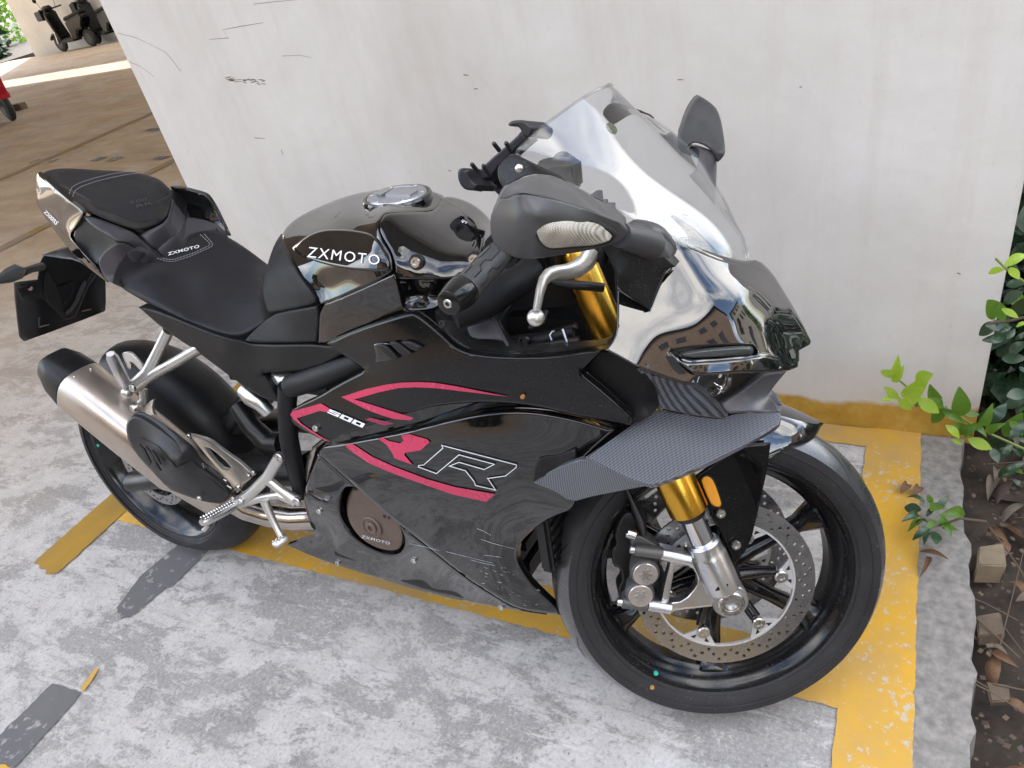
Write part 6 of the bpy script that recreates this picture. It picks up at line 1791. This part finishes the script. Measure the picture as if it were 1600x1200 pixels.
tv('J', '1100,830,-.17 1060,715,-.165', .0018, 'wire_clip', M_ALU, bike, 8)
tv('J', '550,640,-.13 690,440,-.13 820,250,-.13', .0035, 'cable', M_PAD, bike, 8)
tv('J', '650,850,-.17 750,815,-.165 900,800,-.16 1000,770,-.155 1150,740,-.15', [.008, .010, .009, .009, .008], 'cable', M_PAD, bike, 10)
for s in ('640,800,-.16 900,760,-.15 1180,690,-.14', '700,870,-.175 950,840,-.17 1200,800,-.16', '780,700,-.14 900,650,-.13 930,560,-.12'):
    tv('J', s, .005, 'cable', M_DARK, bike, 8)
q = tr('J', '745,812')[0]; bolt('hose_clamp', un(q[0], q[1], -.18), (0, -1, .2), .009, .006, M_DARK, bike)

# ---- windscreen: fore-and-aft position as a smooth function of width and height, symmetrical
edge = [*tr('C', '330,322,-.178 440,385,-.186 540,432,-.186 640,492,-.182 740,542,-.170 830,592,-.157 950,662,-.132 1040,702,-.109 1160,753,-.070 1240,773,-.036 1290,782,-.008')]
bot0 = tr('C', '1350,775,0.028')[0]
nearup = tr('C', '380,268,-.160 430,222,-.140 480,182,-.118 540,138,-.090 600,95,-.062 650,66,-.036 690,46,-.014')
top0 = tr('C', '710,41,0.0')[0]
ridge = tr('C', '790,120,.013 940,270,.030 1080,420,.040 1200,562,.040 1290,680,.034')
E3 = [un(*p) for p in edge]; N3 = [un(*p) for p in nearup]; R3 = [un(*p) for p in ridge]; b3 = un(*bot0); t3 = un(*top0)
data = E3 + N3 + R3 + [b3, t3]; data = data + [P([p[0], -p[1], p[2]]) for p in data if abs(p[1]) > .005]
Dx = P(data); yz = Dx[:, 1:]; n_ = len(Dx); sc_ = .2; mu_ = yz.mean(0)
X_ = (yz - mu_) / sc_; K_ = Field.k(X_, X_) + 2e-3 * np.eye(n_); Q_ = np.c_[np.ones(n_), X_]
A_ = np.zeros((n_ + 3, n_ + 3)); A_[:n_, :n_] = K_; A_[:n_, n_:] = Q_; A_[n_:, :n_] = Q_.T
so_ = np.linalg.lstsq(A_, np.r_[Dx[:, 0], 0, 0, 0], rcond=None)[0]
half = [b3] + E3[::-1] + N3 + [t3]
loop = [p[1:] for p in half] + [P([-p[1], p[2]]) for p in half[-2:0:-1]]
loop = [q[:2] for q in roundpoly([np.r_[q, 0] for q in loop], 2, 60)]
v2, f2, d2 = fill([P(loop) * 1000], 11, 0); v2 = v2 / 1000
xx = Field.k((v2 - mu_) / sc_, X_) @ so_[:n_] + np.c_[np.ones(len(v2)), (v2 - mu_) / sc_] @ so_[n_:]
V3 = np.c_[xx, v2]
V, F = solid(V3, f2, (-.0028, 0, -.001))
scr = mk('windscreen', V, F, M_SCREEN, bike, 60)


def scr_x(q): return Field.k((q - mu_) / sc_, X_) @ so_[:n_] + np.c_[np.ones(len(q)), (q - mu_) / sc_] @ so_[n_:]


gy = (scr_x(v2 + [.002, 0]) - scr_x(v2 - [.002, 0])) / .004; gz = (scr_x(v2 + [0, .002]) - scr_x(v2 - [0, .002])) / .004
NS = np.c_[np.ones(len(v2)), -gy, -gz]; NS /= np.linalg.norm(NS, axis=1)[:, None]
set_normals(scr, len(v2), list(NS))
rim_pts = []
lp = resample([np.r_[q] * 1000 for q in loop], 8) / 1000
lx = Field.k((lp - mu_) / sc_, X_) @ so_[:n_] + np.c_[np.ones(len(lp)), (lp - mu_) / sc_] @ so_[n_:]
rp = [P([a, b_[0], b_[1]]) for a, b_ in zip(lx, lp)]
MB().tube(rp + rp[:2], .0021, 8, cap=False).build('screen_edge', M_LAMP, scr)
q = tr('C', '735,215')[0]
st_ = un(q[0], q[1], .015)
MB().lathe([(-.0012, .0095), (.0012, .0095), (.0013, 1e-4)], st_, (.75, -.15, .62), 24).build('round_sticker', mat('green_sticker', (.07, .085, .02), .6, vary=.6, vscale=200), scr)
panel('screen_bracket', tr('L', '790,466,-.180 880,512,-.186 1010,575,-.188 1150,645,-.19 1310,722,-.188 1200,700,-.195 1090,672,-.198 980,690,-.2 900,715,-.2 790,790,-.202 712,832,-.2 685,790,-.198 662,740,-.196 650,660,-.19 655,610,-.188 700,540,-.184'), M_DUSTY, bike, ext=(0, .005, 0), step=7, roll=2, depth=.002, off=-.004, mir=True)
q = tr('L', '882,620')[0]; MB().lathe([(-.002, .0058), (.003, .0055), (.005, .003), (.0054, 1e-4)], un(q[0], q[1], -.196), (0, -1, .1), 18).build('bracket_rivet', M_STEEL, bike)

# ---- mirrors
mr = bpy.data.objects.new('mirror', None); COL.objects.link(mr); mr.parent = bike
CREST = '296,505,-.418 350,483,-.424 430,495,-.415 500,511,-.404 580,534,-.382 650,556,-.358 760,602,-.306 797,636,-.280'
hs, FHS = panel('mirror_housing', tr('C', '228,590,-.405 245,540,-.408 268,505,-.412 ' + CREST + ' 806,645,-.270 798,665,-.272 760,692,-.286 690,712,-.308 600,730,-.332 480,750,-.360 400,760,-.376 345,758,-.385 290,735,-.392 250,705,-.396 232,660,-.400'),
      M_MIRROR, mr, ctrl=tr('C', '330,640,-.424 430,690,-.405 600,660,-.375 440,570,-.424'), ext=(-.02, .05, .0), step=6, roll=3, depth=.003, rnd=1, ang=50, lam=.001)
panel('mirror_housing_top', tr('C', '268,505,-.412 280,478,-.404 300,452,-.390 350,425,-.372 420,405,-.352 470,408,-.340 505,418,-.332 570,448,-.318 640,486,-.305 700,535,-.292 760,585,-.278 800,625,-.268 806,645,-.270 797,636,-.280 760,602,-.306 650,556,-.358 580,534,-.382 500,511,-.404 430,495,-.415 350,483,-.424 296,505,-.418'),
      M_MIRROR, mr, ext=(-.01, .03, -.01), step=6, roll=2, depth=.002, rnd=1, ang=50, lam=.001)
lens, _ = panel('signal_lens', tr('C', '412,612,-.418 435,598,-.416 500,572,-.40 545,565,-.388 590,574,-.376 650,602,-.356 710,632,-.332 742,652,-.318 744,668,-.318 728,684,-.326 690,698,-.342 600,708,-.372 500,716,-.396 470,714,-.402 440,690,-.412 420,645,-.418'), M_LENS, mr, ctrl=tr('C', '560,640,-.396 660,655,-.360 480,650,-.415'), ext=(0, .004, 0), step=5, roll=3, depth=.003, off=-.004, rnd=1)
panel('lens_frame', tr('C', '404,612,-.417 430,592,-.416 498,566,-.40 545,558,-.388 594,567,-.376 655,595,-.356 715,626,-.332 749,648,-.318 751,670,-.318 732,690,-.326 692,704,-.342 600,715,-.372 500,723,-.396 465,721,-.402 434,695,-.412 412,648,-.418'), M_SATIN, mr, ctrl=tr('C', '560,640,-.396'), ext=(0, .004, 0), step=6, roll=2, depth=.002, off=-.0015, rnd=1)
panel('mirror_glass', tr('C', '260,560,-.36 310,470,-.36 420,425,-.345 480,430,-.335 470,700,-.345 350,740,-.36 270,690,-.365'), M_CHROME, mr, ext=(-.003, .003, 0), roll=0, off=.06)
tv('C', '770,660,-.27 840,680,-.235 900,700,-.19', [.014, .016, .018], 'mirror_arm', M_MIRROR, mr, 14)
ml = bpy.data.objects.new('mirror', None); COL.objects.link(ml); ml.parent = bike
panel('mirror_housing', tr('K', '405,113,.395 440,125,.39 482,150,.382 530,185,.372 572,230,.362 600,300,.345 615,360,.332 635,470,.305 648,600,.275 640,640,.268 620,670,.266 582,706,.266 562,660,.275 540,625,.285 505,585,.296 455,555,.31 390,530,.325 345,540,.335 300,585,.335 330,620,.325 405,665,.305 360,660,.31 300,635,.32 240,605,.335 240,450,.365 262,390,.375 290,300,.388 340,190,.398'), M_MIRROR, ml,
      ctrl=tr('K', '435,330,.345 520,500,.300 590,620,.264 350,350,.37 520,300,.35'), ext=(-.010, .022, .0), step=6, roll=4, depth=.006, rnd=1, ang=50)
panel('mirror_glass', tr('K', '300,590,.338 340,560,.335 385,565,.328 440,610,.315 430,680,.305 400,670,.31 330,625,.33'), M_MIRROR, ml, ext=(-.01, .02, 0), roll=2, depth=.002, off=.02)
panel('mirror_arm', tr('K', '385,560,.322 440,572,.312 520,600,.298 572,640,.285 570,760,.26 566,900,.22 558,1090,.17 500,1020,.18 440,955,.19 390,900,.20 345,845,.205 395,805,.215 415,760,.235 432,680,.27 440,620,.29'), M_MIRROR, ml, ctrl=tr('K', '500,750,.25 480,900,.205'), ext=(-.008, .015, 0), step=6, roll=5, depth=.008, rnd=1, ang=60)

# ---- handlebar controls
hb = bpy.data.objects.new('handlebar', None); COL.objects.link(hb); hb.parent = bike
g0 = un(*tr('J', '245,390')[0][:2], -.325); g1 = un(*tr('J', '545,75')[0][:2], -.24); g2 = un(*tr('J', '640,-25')[0][:2], -.21); e0 = un(*tr('J', '105,505')[0][:2], -.365)
gd = g1 - g0; gl_ = np.linalg.norm(gd); gd /= gl_
ge = e0
MB().tube([ge + (g0 - ge) * t for t in (0, .04, .12, .62, .86, .9, .92, 1.0)], [.012, .0150, .0158, .0200, .0200, .018, .0200, .0200], 28).build('bar_end', mat('bar_end_metal', (.03, .03, .03), .16, metal=.6), hb, 30)
bolt('bar_end_bolt', ge + (ge - g0) / np.linalg.norm(ge - g0) * -.002, (ge - g0), .0058, .0035, M_STEEL, hb)
MB().tube([g0, g0 + gd * .004, g0 + gd * .006, g0 + gd * gl_ * .98, g0 + gd * gl_], [.0205, .0205, .0175, .0170, .0165], 28).build('grip', M_GRIP, hb, 30)
# raised pattern of the grip
gu = np.cross(gd, P([0, 0, 1.])); gu /= np.linalg.norm(gu); gw = np.cross(gu, gd)
for k in range(8):
    a0 = 2 * math.pi * k / 8
    pts = []
    for j, (sx, da) in enumerate(((.12, 0), (.3, 0), (.36, .32), (.5, .32), (.56, 0), (.8, 0), (.86, .3), (.96, .3))):
        a = a0 + da; pts.append(g0 + gd * gl_ * sx + (.0174 - .0006 * sx) * (math.cos(a) * gu + math.sin(a) * gw))
    MB().tube(pts, .0009, 6).build('grip_rib', M_DARK, hb)
MB().tube([g1, g2, g2 + (g2 - g1) * .8], [.024, .026, .022], 20).build('switch_housing', M_SATIN, hb)
tv('C', '660,724,-.205 630,770,-.215 590,800,-.23 545,812,-.25 500,815,-.27 470,826,-.285 450,850,-.3 438,890,-.318 428,940,-.338 420,985,-.358', [.0125, .0125, .0115, .0095, .0085, .008, .0075, .0068, .006, .0055], 'brake_lever', M_ALUF, hb, 16, False, .75)
q = tr('C', '419,1003')[0]; MB().sphere(un(q[0], q[1], -.365), .0098, 10).build('lever_ball', M_ALUF, hb)
tv('C', '640,690,-.19 700,740,-.2 690,760,-.2', .012, 'lever_perch', M_SATIN, hb, 12)
MB().tube([P([1.16, .18, 1.0]), P([1.10, .34, .96])], .018, 18).build('grip', M_GRIP, hb)
MB().tube([P([1.20, .09, .925]), P([1.19, .13, .95]), P([1.16, .18, 1.0])], [.018, .018, .019], 14).build('clip_on', M_DARK, hb)
MB().box((1.14, -.11, .90), (1.26, .11, .945), .012).build('top_yoke', M_DARK, hb)
q = tr('C', '515,375')[0]; c = un(q[0], q[1], -.10)
rs = bpy.data.objects.new('fluid_reservoir', None); COL.objects.link(rs); rs.parent = bike
MB().lathe([(-.09, .024), (-.028, .026), (-.026, .0265)], c, (0.1, 0, 1), 28).build('reservoir_body', M_LENSD, rs)
mb = MB().lathe([(-.027, .028), (-.026, .029), (.004, .029), (.007, .027), (.007, 1e-4)], c, (0.1, 0, 1), 36)
for k in range(24):
    a = 2 * math.pi * k / 24; mb.tube([c + P([.0292 * math.cos(a), .0292 * math.sin(a), -.024]), c + P([.0292 * math.cos(a), .0292 * math.sin(a), .003])], .0014, 5)
mb.build('reservoir_cap', M_DUSTY, rs)
MB().box((1.24, -.10, .92), (1.29, .10, .975), .02).build('instrument_panel', M_SATIN, bike)

# side stand
MB().tube([(.58, .10, .28), (.60, .20, .10), (.61, .235, .012)], [.016, .013, .012], 12).box((.56, .215, .002), (.66, .275, .012), .003).build('side_stand', M_DARK, bike)

# ---- phone clamp (a separate accessory)
pc = bpy.data.objects.new('phone_holder', None); COL.objects.link(pc)
pc.matrix_world = Matrix([[AB[i][0], AB[i][1], AB[i][2], TB[i]] for i in range(3)] + [[0, 0, 0, 1]])
tag(pc, 'black phone holder with clamp jaws mounted behind the windscreen', 'phone holder')
_o = .05
panel('clamp_bar', tr('L', '310,790,.05 420,690 560,540 700,420 850,290 890,240 950,290 960,310 820,430 700,560 590,690 560,720 470,740 380,850'), M_HOLDER, pc, ext=(.012, .012, -.006), step=6, roll=3, depth=.003)
panel('clamp_jaw', tr('L', '236,720,.03 236,650 262,618 300,618 305,640 340,625 358,640 360,720 400,770 440,790 430,830 410,852 350,850 300,835 262,790'), M_HOLDER, pc, ext=(.02, .03, -.01), step=6, roll=4, depth=.005)
panel('clamp_jaw', tr('L', '760,158,.03 800,122 900,115 935,125 975,165 1012,185 1012,240 985,290 950,305 905,265 895,225 880,200 850,180 775,185'), M_HOLDER, pc, ext=(.02, .03, -.01), step=6, roll=4, depth=.005)
for s in ('605,355 665,430', '735,350 785,430', '378,570 440,650', '495,585 570,690'):
    a = tr('L', s); MB().tube([un(a[0][0], a[0][1], .015), un(a[0][0] * .9 + a[1][0] * .1, a[0][1] * .9 + a[1][1] * .1, .018), un(a[1][0], a[1][1], .035)], [.0022, .0036, .0038], 12).build('clamp_post', M_HOLDER, pc)
panel('clamp_base', tr('L', '495,800,.08 560,750 640,690 670,640 690,700 640,760 600,800 550,838'), M_HOLDER, pc, ext=(.02, .03, -.02), step=6, roll=3, depth=.004)
tv('L', '600,760,.10 700,860,.10 800,980,.08', .009, 'clamp_stem', M_HOLDER, pc, 12)

# ---- stitching and woven lettering on the pads


def stitch(view, s, F_, parent, lift=.0035, dash=3.2, gap=1.5, w=.75):
    p = resample(tr(view, s), .6, False); d = np.r_[0, np.cumsum(np.linalg.norm(np.diff(p, axis=0), axis=1))]
    mb = MB(); x = 0.0
    while x + dash < d[-1]:
        a = P([np.interp(x, d, p[:, i]) for i in (0, 1)]); b_ = P([np.interp(x + dash, d, p[:, i]) for i in (0, 1)])
        q = F_.at([a, (a + b_) / 2, b_], lift); q[1] += P([0, -.0004, .0006])
        mb.tube(list(q), .00075 * w, 5); x += dash + gap
    return mb.build('stitching', M_THREAD, parent)


stitch('A', '362,278 366,258 378,240 410,222 480,198 560,178 640,163 715,156', FPIL, pil)
stitch('A', '380,292 384,272 398,254 430,236 500,212 580,192 660,176 740,166', FPIL, pil)
stitch('A', '712,582 790,605 870,628 910,628 1000,598 1085,560 1106,548 1108,535 1058,478', FSEAT, seat)
stitch('A', '712,572 790,595 872,618 908,618 1000,588 1078,552 1092,544 1092,532 1036,482', FSEAT, seat)
letters('ZXMOTO', tr('A', '875,598 1040,556 1036,540 872,582'), FSEAT, M_WHITE, seat, bold=.03, lift=.0045, space=1.1)
letters('500', tr('A', '680,332 768,312 762,296 676,316'), FPIL, M_TRIM, pil, bold=.0, lift=.003)
letters('RR', tr('A', '715,350 795,330 790,314 708,334'), FPIL, M_TRIM, pil, bold=.0, lift=.003)
